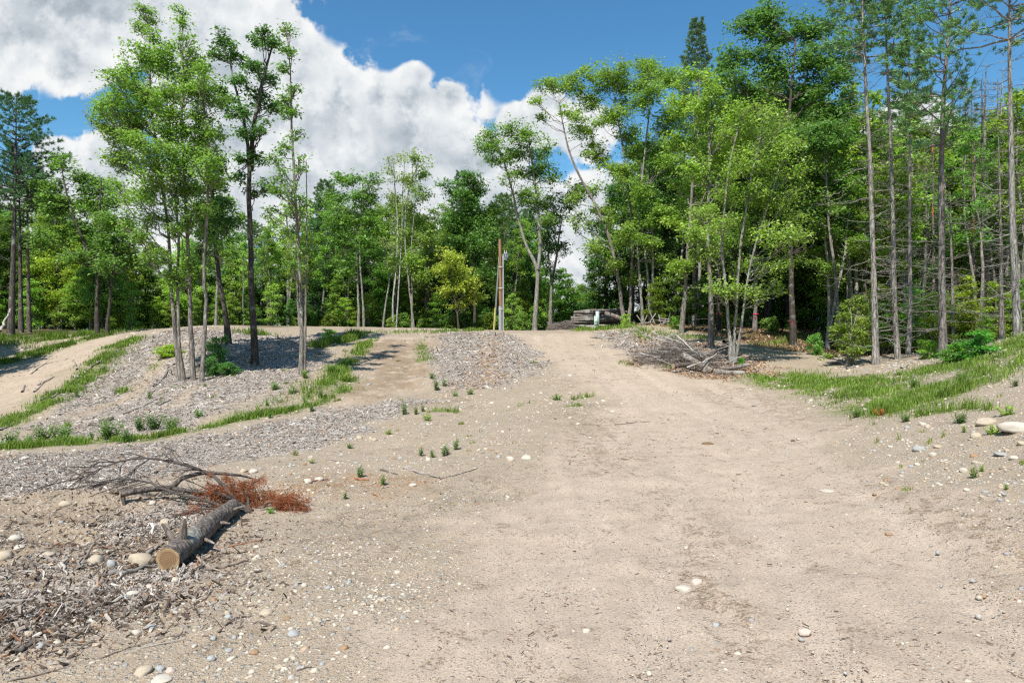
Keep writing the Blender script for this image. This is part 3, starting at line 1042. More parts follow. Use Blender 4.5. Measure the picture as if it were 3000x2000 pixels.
# ---- the clump of trees standing on the mulch mound
b, wd, lv = hero(1, 28.5, [[(534, 1110), (513, 1000), (500, 860), (492, 700), (470, 500), (440, 300), (430, 60)], [(540, 1110), (527, 1000), (521, 830), (518, 650), (500, 450), (480, 250)]],
                 [(425, 20, 16), (438, 62, 24), (408, 80, 20), (450, 115, 28), (410, 150, 38), (460, 190, 45), (385, 215, 34), (375, 255, 34), (430, 270, 55), (345, 300, 40), (300, 325, 26), (270, 338, 14), (400, 350, 55),
                  (470, 320, 50), (360, 400, 45), (430, 430, 55), (375, 480, 42), (450, 520, 45), (405, 585, 40), (455, 640, 35), (480, 740, 28), (420, 700, 25), (350, 540, 26), (380, 660, 22), (340, 230, 30), (330, 380, 34), (350, 450, 32), (480, 400, 46), (500, 280, 40), (440, 570, 36), (330, 310, 30), (500, 150, 26), (430, 760, 24), (390, 420, 40), (375, 350, 40)], 0.17, rt=0.02, leaf=0.105, big=1.08, dens=66)
plant_tree('leafy_tree', 'tree', 'twin-stemmed leafy tree at the left of the clump on the mulch mound, tallest crown', b, wd, lv, (0.094, 0.161, 0.034), GREYBARK, 'trees in the clump on the mulch mound')
b, wd, lv = hero(2, 28.5, [[(571, 1110), (560, 900), (562, 800), (556, 600), (548, 400), (545, 250), (535, 40)]],
                 [(527, 35, 12), (535, 80, 16), (540, 120, 20), (555, 165, 30), (520, 215, 40), (560, 270, 48), (520, 350, 55), (580, 360, 45), (540, 450, 50), (500, 560, 45), (560, 560, 40), (540, 660, 35), (555, 770, 28), (505, 810, 25), (525, 830, 22), (570, 180, 24), (590, 250, 34), (520, 500, 40), (540, 600, 38), (500, 680, 30), (580, 470, 40)],
                 0.16, rt=0.02, leaf=0.105, big=1.08, dens=66)
plant_tree('leafy_tree', 'tree', 'leafy tree with one straight grey stem, right after the twin-stemmed tree', b, wd, lv, (0.092, 0.158, 0.034), GREYBARK, 'trees in the clump on the mulch mound')
b, wd, lv = hero(3, 28.2, [[(592, 1112), (597, 900), (598, 800), (606, 600), (612, 480), (600, 300), (590, 200)]],
                 [(600, 220, 32), (612, 300, 40), (625, 390, 40), (600, 480, 45), (630, 540, 32), (600, 620, 35), (620, 700, 32), (585, 790, 25)], 0.145, rt=0.02, leaf=0.105, big=1.08, dens=62)
plant_tree('leafy_tree', 'tree', 'slim leafy tree whose stem is rightmost of the pale stems on the mound', b, wd, lv, (0.086, 0.152, 0.031), GREYBARK, 'trees in the clump on the mulch mound')
b, wd, lv = hero(4, 35, [[(672, 1010), (660, 900), (640, 800), (620, 620), (610, 500), (600, 420)]],
                 [(610, 560, 36), (640, 640, 38), (600, 690, 32), (655, 600, 30), (590, 740, 25), (630, 480, 35), (580, 640, 30), (600, 430, 35)], 0.26, leaf=0.14, dens=74)
plant_tree('leafy_tree', 'tree', 'dark-barked tree leaning left behind the pale stems on the mound', b, wd, lv, DARK, DARKBARK, 'trees in the clump on the mulch mound')
b, wd, lv = hero(5, 33, [[(747, 1037), (740, 850), (735, 620), (734, 480), (725, 380), (700, 280), (668, 160)], [(735, 500), (742, 400), (760, 300), (785, 190), (800, 110)]],
                 [(660, 120, 24), (690, 170, 30), (640, 165, 20), (650, 260, 26), (700, 240, 30), (668, 310, 26), (720, 320, 26), (755, 205, 28), (800, 125, 26), (760, 125, 20), (790, 225, 28), (755, 290, 30), (800, 310, 24),
                  (720, 400, 26), (765, 380, 24), (710, 465, 22), (700, 525, 20), (760, 470, 20), (735, 560, 16), (780, 540, 18), (775, 90, 14)], 0.27, rt=0.03, leaf=0.15, dens=48)
plant_tree('leafy_tree', 'tree', 'dark tree with a straight black trunk and forked airy crown', b, wd, lv, (0.048, 0.101, 0.031), DARKBARK, 'trees in the clump on the mulch mound')
b, wd, lv = hero(6, 28.6, [[(882, 1102), (880, 950), (873, 800), (868, 640), (860, 500), (850, 380), (843, 250), (838, 85)]],
                 [(838, 92, 15), (845, 150, 14), (832, 200, 15), (853, 260, 17), (838, 330, 19), (860, 400, 18), (832, 430, 18), (878, 480, 16), (822, 520, 22), (860, 560, 22), (802, 470, 18), (880, 600, 20), (850, 680, 22), (888, 740, 13), (862, 780, 16),
                  (805, 560, 20), (830, 300, 14), (856, 330, 12), (790, 620, 18)], 0.165, rt=0.02, leaf=0.115, dens=50)
plant_tree('leafy_tree', 'tree', 'tall thin tree with sparse leaves up its stem, alone by the green strip', b, wd, lv, (0.071, 0.134, 0.029), GREYBARK)
g = np.random.default_rng(7)
P_ = np.array([px(*q, 30) for q in ((893, 1030), (897, 800), (899, 600), (897, 468))])
P_[0, 2] = float(gz(P_[0, 0], P_[0, 1])) - 0.1
wd = MB()
pr, rr = resample(P_, [0.055, 0.045, 0.03, 0.012])
tubes(wd, pr, rr, 6)
bare_branches(wd, g, pr, rr, 5, 10, 0.7, 0.5, 0.3, 0.1, 0.3, 0.012, 2, 2)
plant_tree('dead_sapling', 'dead tree', 'thin leafless dead sapling right behind the tall thin tree on the slope', P_[0] + [0, 0, 0.1], wd, None, None, GREYBARK)

# ---- trees along the edge of the wood on the right of the pole
b, wd, lv = hero(11, 62, [[(1566, 968), (1571, 870), (1575, 785), (1540, 720), (1515, 640), (1495, 540), (1470, 450)], [(1575, 790), (1583, 708), (1575, 620), (1560, 500), (1550, 420)]],
                 [(1420, 425, 34), (1450, 395, 35), (1500, 385, 40), (1550, 395, 42), (1590, 440, 38), (1520, 450, 40), (1560, 510, 42), (1605, 520, 38), (1530, 560, 32), (1580, 590, 36), (1475, 470, 30), (1495, 520, 22), (1600, 640, 26), (1430, 470, 14)],
                 0.40, rt=0.05, leaf=0.22, dens=15, spray=0.42, per=12)
plant_tree('leafy_tree', 'tree', 'forked grey-barked tree with a rounded crown, first one right of the utility pole', b, wd, lv, GREEN, PALEBARK)
b, wd, lv = hero(12, 64, [[(1611, 964), (1615, 880), (1616, 827), (1605, 740), (1600, 600)], [(1616, 830), (1632, 740), (1650, 620)]],
                 [(1640, 640, 35), (1610, 690, 40), (1660, 600, 35), (1595, 760, 34), (1640, 725, 28), (1680, 560, 38), (1625, 810, 24), (1590, 600, 36)], 0.33, leaf=0.22, dens=15, spray=0.42, per=12)
plant_tree('leafy_tree', 'tree', 'dark leafy tree with two limbs in a V, just left of the stacked logs', b, wd, lv, DARK, GREYBARK)
b, wd, lv = hero(13, 57, [[(1834, 940), (1822, 900), (1812, 830), (1789, 704), (1750, 610), (1700, 520), (1660, 420), (1640, 300)], [(1838, 940), (1847, 890), (1850, 830), (1857, 708), (1845, 600), (1830, 450), (1800, 300)]],
                 [(1600, 240, 24), (1640, 255, 34), (1570, 300, 16), (1680, 235, 35), (1720, 290, 42), (1660, 330, 24), (1760, 235, 44), (1810, 215, 44), (1850, 260, 48), (1700, 375, 36), (1790, 350, 48), (1840, 400, 48), (1750, 450, 42), (1820, 500, 44), (1720, 560, 36),
                  (1780, 620, 38), (1700, 650, 26), (1740, 720, 30), (1830, 690, 36), (1800, 780, 30), (1585, 345, 12)], 0.36, rt=0.04, leaf=0.19, dens=24, spray=0.36)
plant_tree('leafy_tree', 'tree', 'double-trunked tree leaning left over the stacked logs', b, wd, lv, (0.101, 0.158, 0.031), GREYBARK)
b, wd, lv = hero(14, 56, [[(1885, 958), (1875, 830), (1865, 700), (1880, 500), (1900, 300), (1910, 220)]],
                 [(1900, 220, 48), (1950, 235, 48), (1890, 310, 50), (1940, 370, 50), (1900, 450, 50), (1960, 480, 45), (1880, 560, 42), (1930, 620, 45), (1890, 710, 38), (1940, 760, 34), (1860, 820, 26)], 0.22, leaf=0.19, dens=24, spray=0.36)
plant_tree('leafy_tree', 'tree', 'slim pale tree next to the right end of the stacked logs', b, wd, lv, (0.094, 0.154, 0.031), PALEBARK)
b, wd, lv = hero(15, 45, [[(1995, 962), (2005, 830), (2014, 708), (2030, 500), (2040, 320), (2050, 220)]],
                 [(2030, 225, 38), (2080, 260, 48), (2000, 310, 44), (2060, 360, 52), (2130, 330, 48), (2010, 430, 48), (2090, 460, 52), (2160, 420, 48), (2030, 560, 48), (2110, 580, 48), (1990, 650, 44), (2060, 690, 42), (2010, 780, 36)],
                 0.27, leaf=0.18, dens=27, spray=0.34)
plant_tree('leafy_tree', 'tree', 'yellow-green tree on the bank above the brush pile, trunk slightly curved', b, wd, lv, (0.121, 0.187, 0.036), GREYBARK)
b, wd, lv = hero(16, 38, [[(2082, 1020), (2080, 860), (2074, 700), (2078, 500), (2090, 350), (2095, 250)]],
                 [(2095, 270, 40), (2060, 330, 42), (2130, 350, 42), (2080, 430, 46), (2040, 500, 40), (2120, 520, 44), (2070, 620, 36), (2030, 680, 34), (2110, 700, 32), (2050, 750, 26)], 0.27, leaf=0.16, dens=34, spray=0.3)
st = np.array([px(2082, v, 38) for v in (1020, 860, 700)])
bare_branches(wd, np.random.default_rng(161), resample(st, [0.27, 0.24, 0.2])[0], None, 4.3, 8.5, 0.42, 1.9, 1.4, -0.02, 0.05, 0.02, 2, 3)
plant_tree('leafy_tree', 'tree', 'grey tree with bare horizontal dead branches low down, rising behind the brush pile', b, wd, lv, (0.113, 0.178, 0.036), GREYBARK)
b, wd, lv = hero(17, 33, [[(2142, 1068), (2138, 980), (2125, 820), (2112, 700), (2130, 500), (2170, 330)], [(2148, 1068), (2154, 940), (2160, 800), (2167, 700), (2200, 500), (2240, 330)], [(2154, 1066), (2172, 930), (2184, 827), (2205, 721), (2260, 560), (2300, 420)]],
                 [(2190, 330, 40), (2250, 340, 44), (2150, 400, 48), (2220, 420, 52), (2290, 420, 46), (2180, 490, 52), (2250, 500, 52), (2320, 500, 46), (2130, 570, 48), (2210, 580, 56), (2300, 600, 50), (2100, 660, 44), (2180, 670, 52), (2260, 690, 50), (2330, 690, 34),
                  (2110, 740, 36), (2190, 770, 40), (2270, 780, 40), (2085, 830, 26), (2140, 840, 34), (2210, 850, 34), (2270, 850, 22), (2060, 620, 34)], 0.17, rt=0.03, leaf=0.125, dens=33, spray=0.32, bflat=0.8)
t = plant_tree('leafy_tree', 'tree', 'bright lime-green tree with three pale stems splitting from one base beside the brush pile', b, wd, lv, (0.112, 0.172, 0.036), PALEBARK)


def ribbon(t, u, v, d, r, h=0.06, tail=True):
    mb = MB()
    p = px(u, v, d)
    n = 14
    th = np.arange(n) / n * 6.283
    rings = []
    for rr, z in ((r, -h / 2), (r + .012, -h / 2), (r + .012, h / 2), (r, h / 2)):
        rings.append(np.stack([np.cos(th) * rr + p[0], np.sin(th) * rr + p[1], np.full(n, p[2] + z) + 0.012 * np.sin(th * 2)], 1))
    V = np.concatenate(rings)
    i = np.arange(4 * n).reshape(4, n)
    F = []
    for k in range(4):
        a_, b_ = i[k], i[(k + 1) % 4]
        F.append(np.stack([a_, np.roll(a_, -1), np.roll(b_, -1), b_], 1))
    mb.add(V, np.concatenate(F))
    if tail:
        pp = np.array([[p[0] - r * 0.5, p[1] - r - 0.03, p[2] - 0.12 * k] for k in range(4)]) + np.random.default_rng(int(u)).normal(size=(4, 3)) * 0.012
        tubes(mb, pp, [0.02, 0.022, 0.02, 0.012], 4)
    obj('flagging_ribbon', mb.build('flagging_ribbon', M_RIBBON, True, np.array(t.location)), t)


m, tt_ = new_mat('ribbon_plastic')
finish(tt_, (0.62, 0.035, 0.13), 0.45, spec=0.4)
M_RIBBON = m
b, wd, lv = hero(18, 42, [[(2325, 1014), (2322, 900), (2312, 700), (2300, 500), (2310, 300), (2330, 120)]],
                 [(2200, 85, 56), (2270, 60, 50), (2350, 85, 55), (2415, 75, 42), (2468, 135, 40), (2160, 160, 50), (2255, 175, 66), (2350, 190, 66), (2440, 220, 62), (2210, 280, 62), (2320, 300, 66), (2420, 330, 62), (2480, 300, 36), (2280, 400, 62), (2380, 430, 62), (2450, 430, 48),
                  (2340, 530, 58), (2420, 540, 52), (2380, 640, 48), (2450, 640, 42), (2320, 650, 42), (2130, 240, 36), (2250, 40, 30)], 0.36, rt=0.05, leaf=0.19, dens=28, spray=0.34)
t = plant_tree('leafy_tree', 'tree', 'biggest dark green broadleaf with a thick trunk carrying a pink ribbon', b, wd, lv, (0.055, 0.110, 0.031), DARKBARK)
ribbon(t, 2321, 940, 42, 0.215)
b, wd, lv = hero(19, 48, [[(2210, 975), (2216, 900), (2212, 800), (2220, 640), (2225, 450)]],
                 [(2220, 460, 50), (2180, 520, 46), (2260, 560, 46), (2200, 620, 46), (2250, 690, 38)], 0.28, leaf=0.2, dens=22, spray=0.36)
t = plant_tree('leafy_tree', 'tree', 'grey tree with a pink ribbon and a curved root, behind the three-stemmed tree', b, wd, lv, DARK, GREYBARK)
ribbon(t, 2214, 920, 48, 0.185)
b, wd, lv = hero(20, 47, [[(2106, 975), (2107, 900), (2100, 780), (2105, 600)]], [(2105, 600, 44), (2080, 680, 36), (2130, 700, 36)], 0.24, leaf=0.2, dens=22, spray=0.36)
t = plant_tree('leafy_tree', 'tree', 'dark trunk with a faded pink band behind the bare-branched grey tree', b, wd, lv, DARK, (0.06, 0.05, 0.045))
ribbon(t, 2106, 919, 47, 0.155, tail=False)


# ---- conifers with dead lower branches on the right
def conifer(seed, d, path, r0, label, live_z=None, bare=(1.0, None), Lb=1.5, top=None, livefun=None, bark=(0.36, 0.33, 0.29), gap=0.36, keep=None, nam='dying_conifer', cat='conifer', needle=(0.070, 0.135, 0.050), thick=0.018, per=4, sub=6, tuft=14, nper=18, group=None, patches=()):
    g = np.random.default_rng(seed)
    P_ = np.array([px(u, v, d) for u, v in path])
    if top is not None:
        P_ = np.vstack([P_, [P_[-1, 0] + (P_[-1, 0] - P_[-2, 0]) * 0.3, P_[-1, 1], top]])
    base = g3(P_[0, 0], P_[0, 1])
    P_[0, 2] = base[2] - 0.15
    f = np.clip((P_[:, 2] - P_[0, 2]) / (P_[-1, 2] - P_[0, 2]), 0, 1)
    rad = r0 * 0.56 * (1 - f) ** 0.8 + 0.015
    rad[0] *= 1.3
    P_, R_ = resample(P_, rad)
    wood, nd = MB(), MB()
    tubes(wood, P_, R_ * g.uniform(0.93, 1.07, len(R_)), 8)
    zt = P_[-1, 2]
    z1 = bare[1] if bare[1] else zt - 0.3
    bare_branches(wood, g, P_, R_, base[2] + bare[0], z1, gap, Lb, Lb * 0.75, -0.05, 0.12, thick, sub, per)
    if live_z:
        live_branches(wood, nd, g, P_, live_z, zt, 0.55, livefun or (lambda q: 1.8 * (1 - q) + 0.3), tuft=tuft, per=nper, keep=keep)
    t = plant_tree(nam, cat, label, base, wood, nd if nd.n else None, needle, bark, group, M_NEEDLE)
    for _, v0, v1 in patches:
        z0_, z1_ = CZ + (1000 - v1) / FPX * d, CZ + (1000 - v0) / FPX * d
        k = (P_[:, 2] > z0_ - 0.4) & (P_[:, 2] < z1_ + 0.4)
        zz = np.linspace(z0_, z1_, 7)
        Q = np.stack([np.interp(zz, P_[:, 2], P_[:, i]) for i in range(3)], 1)
        mb = MB()
        tubes(mb, Q, np.interp(zz, P_[:, 2], R_) * np.array([0.8, 1.04, 1.07, 1.06, 1.07, 1.04, 0.8]), 8)
        obj('bare_patch', mb.build('bare_patch', M_TWIG, True, np.array(t.location)), t, (0.50, 0.20, 0.075))
    return t


side = lambda p: (lambda a, f, g: g.uniform() < p)
conifer(31, 30, [(2566, 1066), (2560, 800), (2555, 670), (2548, 446), (2539, 312), (2530, 100), (2526, 0)], 0.21, 'tall half-dead conifer with long bare drooping branches, at the left end of the grassy bank', 15.5, (0.8, 16.5), 1.9, top=21.0, livefun=lambda q: 1.9 * (1 - q) + 0.5, keep=side(0.9))
conifer(32, 31, [(2631, 1053), (2620, 900), (2617, 696), (2611, 446), (2602, 268), (2594, 45)], 0.18, 'half-dead conifer with a kinked trunk, second from the left on the grassy bank', 16.0, (0.8, 17.0), 1.4, top=20.5, keep=side(0.85))
conifer(33, 32, [(2660, 1040), (2668, 900), (2664, 670), (2666, 446), (2664, 134)], 0.15, 'thin half-dead conifer between the kinked conifer and the thick dark one', 13.5, (0.8, 14.5), 1.3, top=17.0, keep=side(0.8), livefun=lambda q: 1.1 * (1 - q) + 0.4)
conifer(34, 28, [(2764, 1047), (2760, 900), (2758, 696), (2758, 446), (2765, 268), (2776, 134), (2785, 0)], 0.235, 'thick dark conifer with needle-covered limbs high on its left, above the leafy shrub', 11.0, (0.8, 17.0), 2.1, top=19.5, livefun=lambda q: 2.6 * (1 - 0.6 * q) + 0.2,
        keep=lambda a, f, g: (math.cos(a) < 0.15 or f > 0.6) and g.uniform() < 0.72, bark=(0.24, 0.215, 0.19), thick=0.021, sub=6)
conifer(35, 24, [(2983, 975), (2975, 850), (2966, 670), (2961, 357), (2957, 178), (2959, 0)], 0.19, 'rightmost pale conifer with long dead limbs, rooted in the grass of the bank', 13.6, (0.6, 14.5), 1.9, top=17.5, livefun=lambda q: 2.2 * (1 - q) + 0.6, keep=side(0.85), bark=PALEBARK, gap=0.5)
conifer(36, 42, [(2531, 1012), (2534, 850), (2534, 700), (2530, 500), (2528, 300)], 0.22, 'dark straight trunk without low branches behind the leftmost half-dead conifer', None, (5, None), 1.2, bark=(0.15, 0.13, 0.12))
conifer(37, 41, [(2485, 1018), (2483, 900), (2482, 776)], 0.19, 'broken-topped dead snag standing in the shade at the wood edge', None, (1.5, 4.2), 0.9, bark=PALEBARK, nam='dead_snag', cat='dead tree', gap=0.7, per=2)
conifer(38, 38, [(2735, 1010), (2735, 800), (2733, 600), (2732, 415), (2730, 260)], 0.15, 'thin trunk with orange peeled bark left of the thick dark conifer', None, (1.5, None), 1.2, bark=(0.26, 0.22, 0.19), nam='peeling_tree', patches=((32, 415, 452), (33, 600, 640)), cat='dead tree')
conifer(39, 37, [(2852, 1000), (2852, 800), (2850, 600), (2849, 440), (2846, 250)], 0.16, 'dead trunk with bright orange bare patches right of the thick dark conifer', None, (1.5, None), 1.4, bark=(0.24, 0.20, 0.175), nam='peeling_tree', patches=((49, 440, 480), (50, 520, 560), (51, 640, 695)), cat='dead tree')
conifer(40, 36, [(2880, 990), (2879, 700), (2878, 400), (2876, 230)], 0.16, 'dark bare trunk right of the orange-patched one', None, (1.5, None), 1.5, bark=(0.12, 0.105, 0.095), nam='dead_tree', cat='dead tree')
conifer(41, 30, [(2935, 990), (2933, 800), (2930, 600), (2925, 400)], 0.13, 'short slender grey conifer just left of the rightmost pale one', None, (0.8, None), 1.3, bark=GREYBARK)
conifer(42, 33, [(2790, 1000), (2791, 850), (2786, 700), (2783, 560)], 0.13, 'slender curved trunk tucked behind the thick dark conifer', None, (1.0, None), 0.9, bark=GREYBARK)
conifer(43, 36, [(2648, 985), (2672, 900), (2710, 787), (2728, 730)], 0.09, 'pale dead stem leaning to the right among the conifers', None, (2.5, None), 0.5, bark=PALEBARK, nam='leaning_tree', cat='dead tree', per=2, sub=2, gap=0.8)

# ---- white pines at the far left
pinefun = lambda q: (0.9 + 2.2 * math.sin(min(1, (1 - q) * 1.25) * 1.57)) * (1 if q < 0.97 else 0.5)
conifer(51, 48, [(31, 968), (38, 800), (43, 600), (46, 450), (48, 285)], 0.34, 'tall white pine with a pointed dark crown at the far left', 12.2, (3.5, 13.5), 2.4, livefun=pinefun, nam='white_pine', cat='pine tree', needle=PINE, bark=(0.14, 0.12, 0.11), tuft=16, nper=17, sub=2, per=3, gap=0.6)
conifer(52, 50, [(62, 968), (60, 800), (57, 600), (54, 430)], 0.24, 'thinner pine close behind the tall white pine at far left', 13.5, (5, 14.5), 2.0, livefun=lambda q: 1.6 * (1 - q) + 0.6, nam='white_pine', cat='pine tree', needle=PINE, bark=(0.15, 0.13, 0.12), tuft=12, sub=2, per=3, gap=0.7)
conifer(53, 50, [(86, 968), (83, 800), (80, 600), (78, 470)], 0.22, 'third pine trunk from the left, short crown behind the maple', 12.5, (5, 13.5), 2.0, livefun=lambda q: 1.7 * (1 - q) + 0.6, nam='white_pine', cat='pine tree', needle=(0.06, 0.10, 0.04), bark=(0.17, 0.14, 0.12), tuft=12, sub=2, per=3, gap=0.7)
conifer(54, 78, [(955, 970), (955, 760), (955, 535)], 0.32, 'broad dark pine behind the green strip, left of the forked maple', 7.0, (2, 8), 2.0, livefun=lambda q: 4.2 * (1 - q) ** 0.8 + 0.6, nam='white_pine', cat='pine tree', needle=(0.06, 0.11, 0.04), tuft=22, nper=16, sub=1, per=2, gap=0.9)
conifer(55, 60, [(2035, 960), (2035, 500), (2040, 200), (2042, 60)], 0.32, 'pine top poking above the broadleaf crowns left of the big dark tree', 20, (4, 21), 1.8, livefun=lambda q: 2.4 * (1 - q) ** 0.9 + 0.4, nam='white_pine', cat='pine tree', needle=(0.06, 0.105, 0.05), tuft=18, sub=2, per=2, gap=0.9)
conifer(56, 80, [(1480, 968), (1478, 760), (1475, 580)], 0.3, 'dark layered pine right behind the utility pole', 6.0, (2, 7), 2.0, livefun=lambda q: 4.6 * (1 - q) ** 0.7 + 0.6, nam='white_pine', cat='pine tree', needle=(0.065, 0.115, 0.035), tuft=22, nper=16, sub=1, per=2, gap=0.9)
conifer(57, 82, [(740, 970), (742, 800), (745, 660)], 0.3, 'layered pine glimpsed between the dark trunk and the thin tree', 5.5, (2, 7), 1.6, livefun=lambda q: 4.0 * (1 - q) ** 0.7 + 0.5, nam='white_pine', cat='pine tree', needle=(0.075, 0.125, 0.045), tuft=20, nper=16, sub=1, per=2, gap=0.9)
conifer(58, 85, [(1545, 968), (1545, 800), (1545, 620)], 0.26, 'pine standing behind the forked grey-barked tree', 6, (2, 7), 1.6, livefun=lambda q: 3.6 * (1 - q) ** 0.8 + 0.5, nam='white_pine', cat='pine tree', needle=(0.065, 0.115, 0.04), tuft=18, nper=16, sub=1, per=2, gap=0.9)
conifer(59, 84, [(1350, 968), (1352, 760), (1352, 510)], 0.3, 'pine showing its top left of the forked grey-barked tree', 9, (2, 10), 1.8, livefun=lambda q: 3.4 * (1 - q) ** 0.8 + 0.5, nam='white_pine', cat='pine tree', needle=(0.05, 0.095, 0.04), tuft=18, nper=16, sub=1, per=2, gap=0.9)
for k, (u, v) in enumerate(((1690, 880), (1712, 850), (1660, 905))):
    conifer(60 + k, 95, [(u, 962), (u, 930), (u, v)], 0.12, 'small far fir in the bright gap above the stacked logs', 3.9, (0.5, 1.0), 0.6, livefun=lambda q: 2.0 * (1 - q) + 0.2, nam='young_fir', cat='fir tree', needle=(0.085, 0.15, 0.05), tuft=14, group='young firs in the gap')

# ---- more named trees of the front rank
b, wd, lv = hero(70, 47, [[(284, 972), (284, 860), (286, 760), (292, 620), (298, 520)], [(285, 800), (250, 730), (220, 650), (190, 560), (180, 490)]],
                 [(180, 480, 34), (215, 520, 36), (150, 545, 34), (250, 560, 40), (300, 545, 36), (270, 600, 42), (200, 600, 44), (150, 620, 40), (330, 590, 30), (310, 650, 40), (240, 670, 44), (180, 690, 40), (120, 700, 34), (330, 720, 34), (230, 750, 34)],
                 0.26, leaf=0.19, dens=24, spray=0.36, bflat=0.6)
plant_tree('leafy_tree', 'tree', 'spreading tree with a V of two limbs, right of the three pines at far left', b, wd, lv, (0.078, 0.139, 0.034), DARKBARK)
b, wd, lv = hero(71, 46, [[(312, 985), (322, 880), (330, 780), (342, 660)]], [(342, 650, 40), (320, 700, 36), (370, 690, 40), (350, 760, 40), (310, 780, 34), (390, 760, 34)], 0.2, leaf=0.19, dens=24, spray=0.36)
plant_tree('leafy_tree', 'tree', 'dark straight tree left of the mulch mound crest', b, wd, lv, MIDG, DARKBARK)
b, wd, lv = hero(72, 52, [[(633, 968), (637, 880), (642, 800), (648, 700), (655, 600)]], [(655, 600, 36), (630, 650, 40), (680, 660, 40), (650, 730, 42), (620, 760, 30)], 0.2, leaf=0.2, dens=22, spray=0.36)
plant_tree('leafy_tree', 'tree', 'pale grey trunk leaning gently right just behind the mound crest', b, wd, lv, GREEN, PALEBARK)
b, wd, lv = hero(73, 60, [[(847, 975), (846, 880), (845, 790), (842, 690), (838, 600)], [(847, 880), (858, 800), (875, 700), (885, 620)]], [(845, 610, 28), (880, 630, 28), (830, 680, 32), (870, 710, 36), (810, 740, 34), (850, 780, 34), (820, 830, 30), (900, 770, 30)], 0.25, leaf=0.22, dens=15, spray=0.4)
plant_tree('leafy_tree', 'tree', 'pale forked trunk seen just left of the tall thin tree', b, wd, lv, LIME, PALEBARK)
b, wd, lv = hero(74, 62, [[(1050, 966), (1051, 900), (1049, 850), (1045, 750), (1040, 620), (1030, 540)], [(1066, 966), (1062, 870), (1052, 780), (1055, 650), (1062, 540)]],
                 [(1000, 520, 28), (1040, 525, 26), (1085, 530, 24), (1000, 580, 34), (1050, 580, 34), (1090, 580, 26), (985, 640, 36), (1040, 640, 42), (1085, 650, 30), (1000, 700, 40), (1060, 710, 40), (1030, 770, 34), (975, 600, 24), (1010, 800, 22)], 0.23, leaf=0.22, dens=17, spray=0.4)
plant_tree('leafy_tree', 'tree', 'pair of pale trunks under one narrow crown behind the bare sandy slope', b, wd, lv, (0.071, 0.134, 0.029), PALEBARK)
b, wd, lv = hero(75, 63, [[(1122, 966), (1130, 900), (1147, 810), (1125, 720), (1095, 635), (1080, 590)]], [(1090, 630, 22), (1075, 600, 18), (1120, 690, 22), (1140, 760, 28), (1110, 740, 18)], 0.17, leaf=0.2, dens=12, spray=0.4)
plant_tree('leafy_tree', 'tree', 'thin trunk bent to the left with few leaves behind the slope crest', b, wd, lv, LIME, PALEBARK)
b, wd, lv = hero(76, 62, [[(1152, 970), (1151, 880), (1160, 780), (1163, 640), (1155, 540), (1150, 460)], [(1160, 968), (1170, 850), (1178, 720), (1180, 560), (1185, 470)]],
                 [(1150, 470, 22), (1185, 465, 20), (1140, 510, 22), (1170, 520, 24), (1195, 530, 20), (1150, 570, 24), (1185, 590, 22), (1160, 650, 26), (1140, 720, 22), (1190, 680, 24)], 0.15, leaf=0.18, dens=11, spray=0.42, per=9)
plant_tree('birch', 'tree', 'pale twin-stemmed birch with a thin see-through crown, tallest left of the pole', b, wd, lv, (0.121, 0.158, 0.060), (0.5, 0.48, 0.44))
b, wd, lv = hero(77, 61, [[(1212, 968), (1204, 880), (1192, 780), (1184, 680), (1190, 560), (1225, 480)], [(1207, 968), (1208, 860), (1204, 740), (1215, 600)]],
                 [(1225, 470, 26), (1240, 510, 26), (1205, 540, 26), (1235, 570, 30), (1195, 610, 30), (1225, 650, 34), (1250, 700, 34), (1190, 700, 28), (1215, 760, 34), (1240, 810, 32)], 0.19, leaf=0.2, dens=17, spray=0.4)
plant_tree('leafy_tree', 'tree', 'tree with crossing pale stems right of the thin birch', b, wd, lv, (0.098, 0.154, 0.031), PALEBARK)
b, wd, lv = hero(78, 60, [[(1345, 968), (1338, 900), (1325, 850), (1318, 780)]], [(1320, 760, 34), (1290, 800, 30), (1350, 790, 34), (1370, 840, 30), (1300, 850, 28), (1335, 840, 34), (1390, 870, 22), (1345, 890, 24)], 0.15, leaf=0.2, dens=20, spray=0.36, bflat=0.5)
plant_tree('leafy_tree', 'tree', 'low lime-green tree with layered boughs left of the utility pole', b, wd, lv, (0.155, 0.192, 0.036), DARKBARK)
b, wd, lv = hero(79, 66, [[(1390, 968), (1392, 850), (1388, 720), (1380, 560)]], [(1370, 530, 34), (1400, 560, 36), (1340, 570, 36), (1380, 620, 44), (1330, 640, 40), (1420, 640, 38), (1360, 700, 46), (1410, 720, 42), (1320, 720, 36), (1380, 790, 40), (1425, 800, 30)], 0.26, leaf=0.22, dens=17, spray=0.42)
plant_tree('leafy_tree', 'tree', 'full dark green tree immediately left of the utility pole', b, wd, lv, (0.055, 0.113, 0.029), DARKBARK)

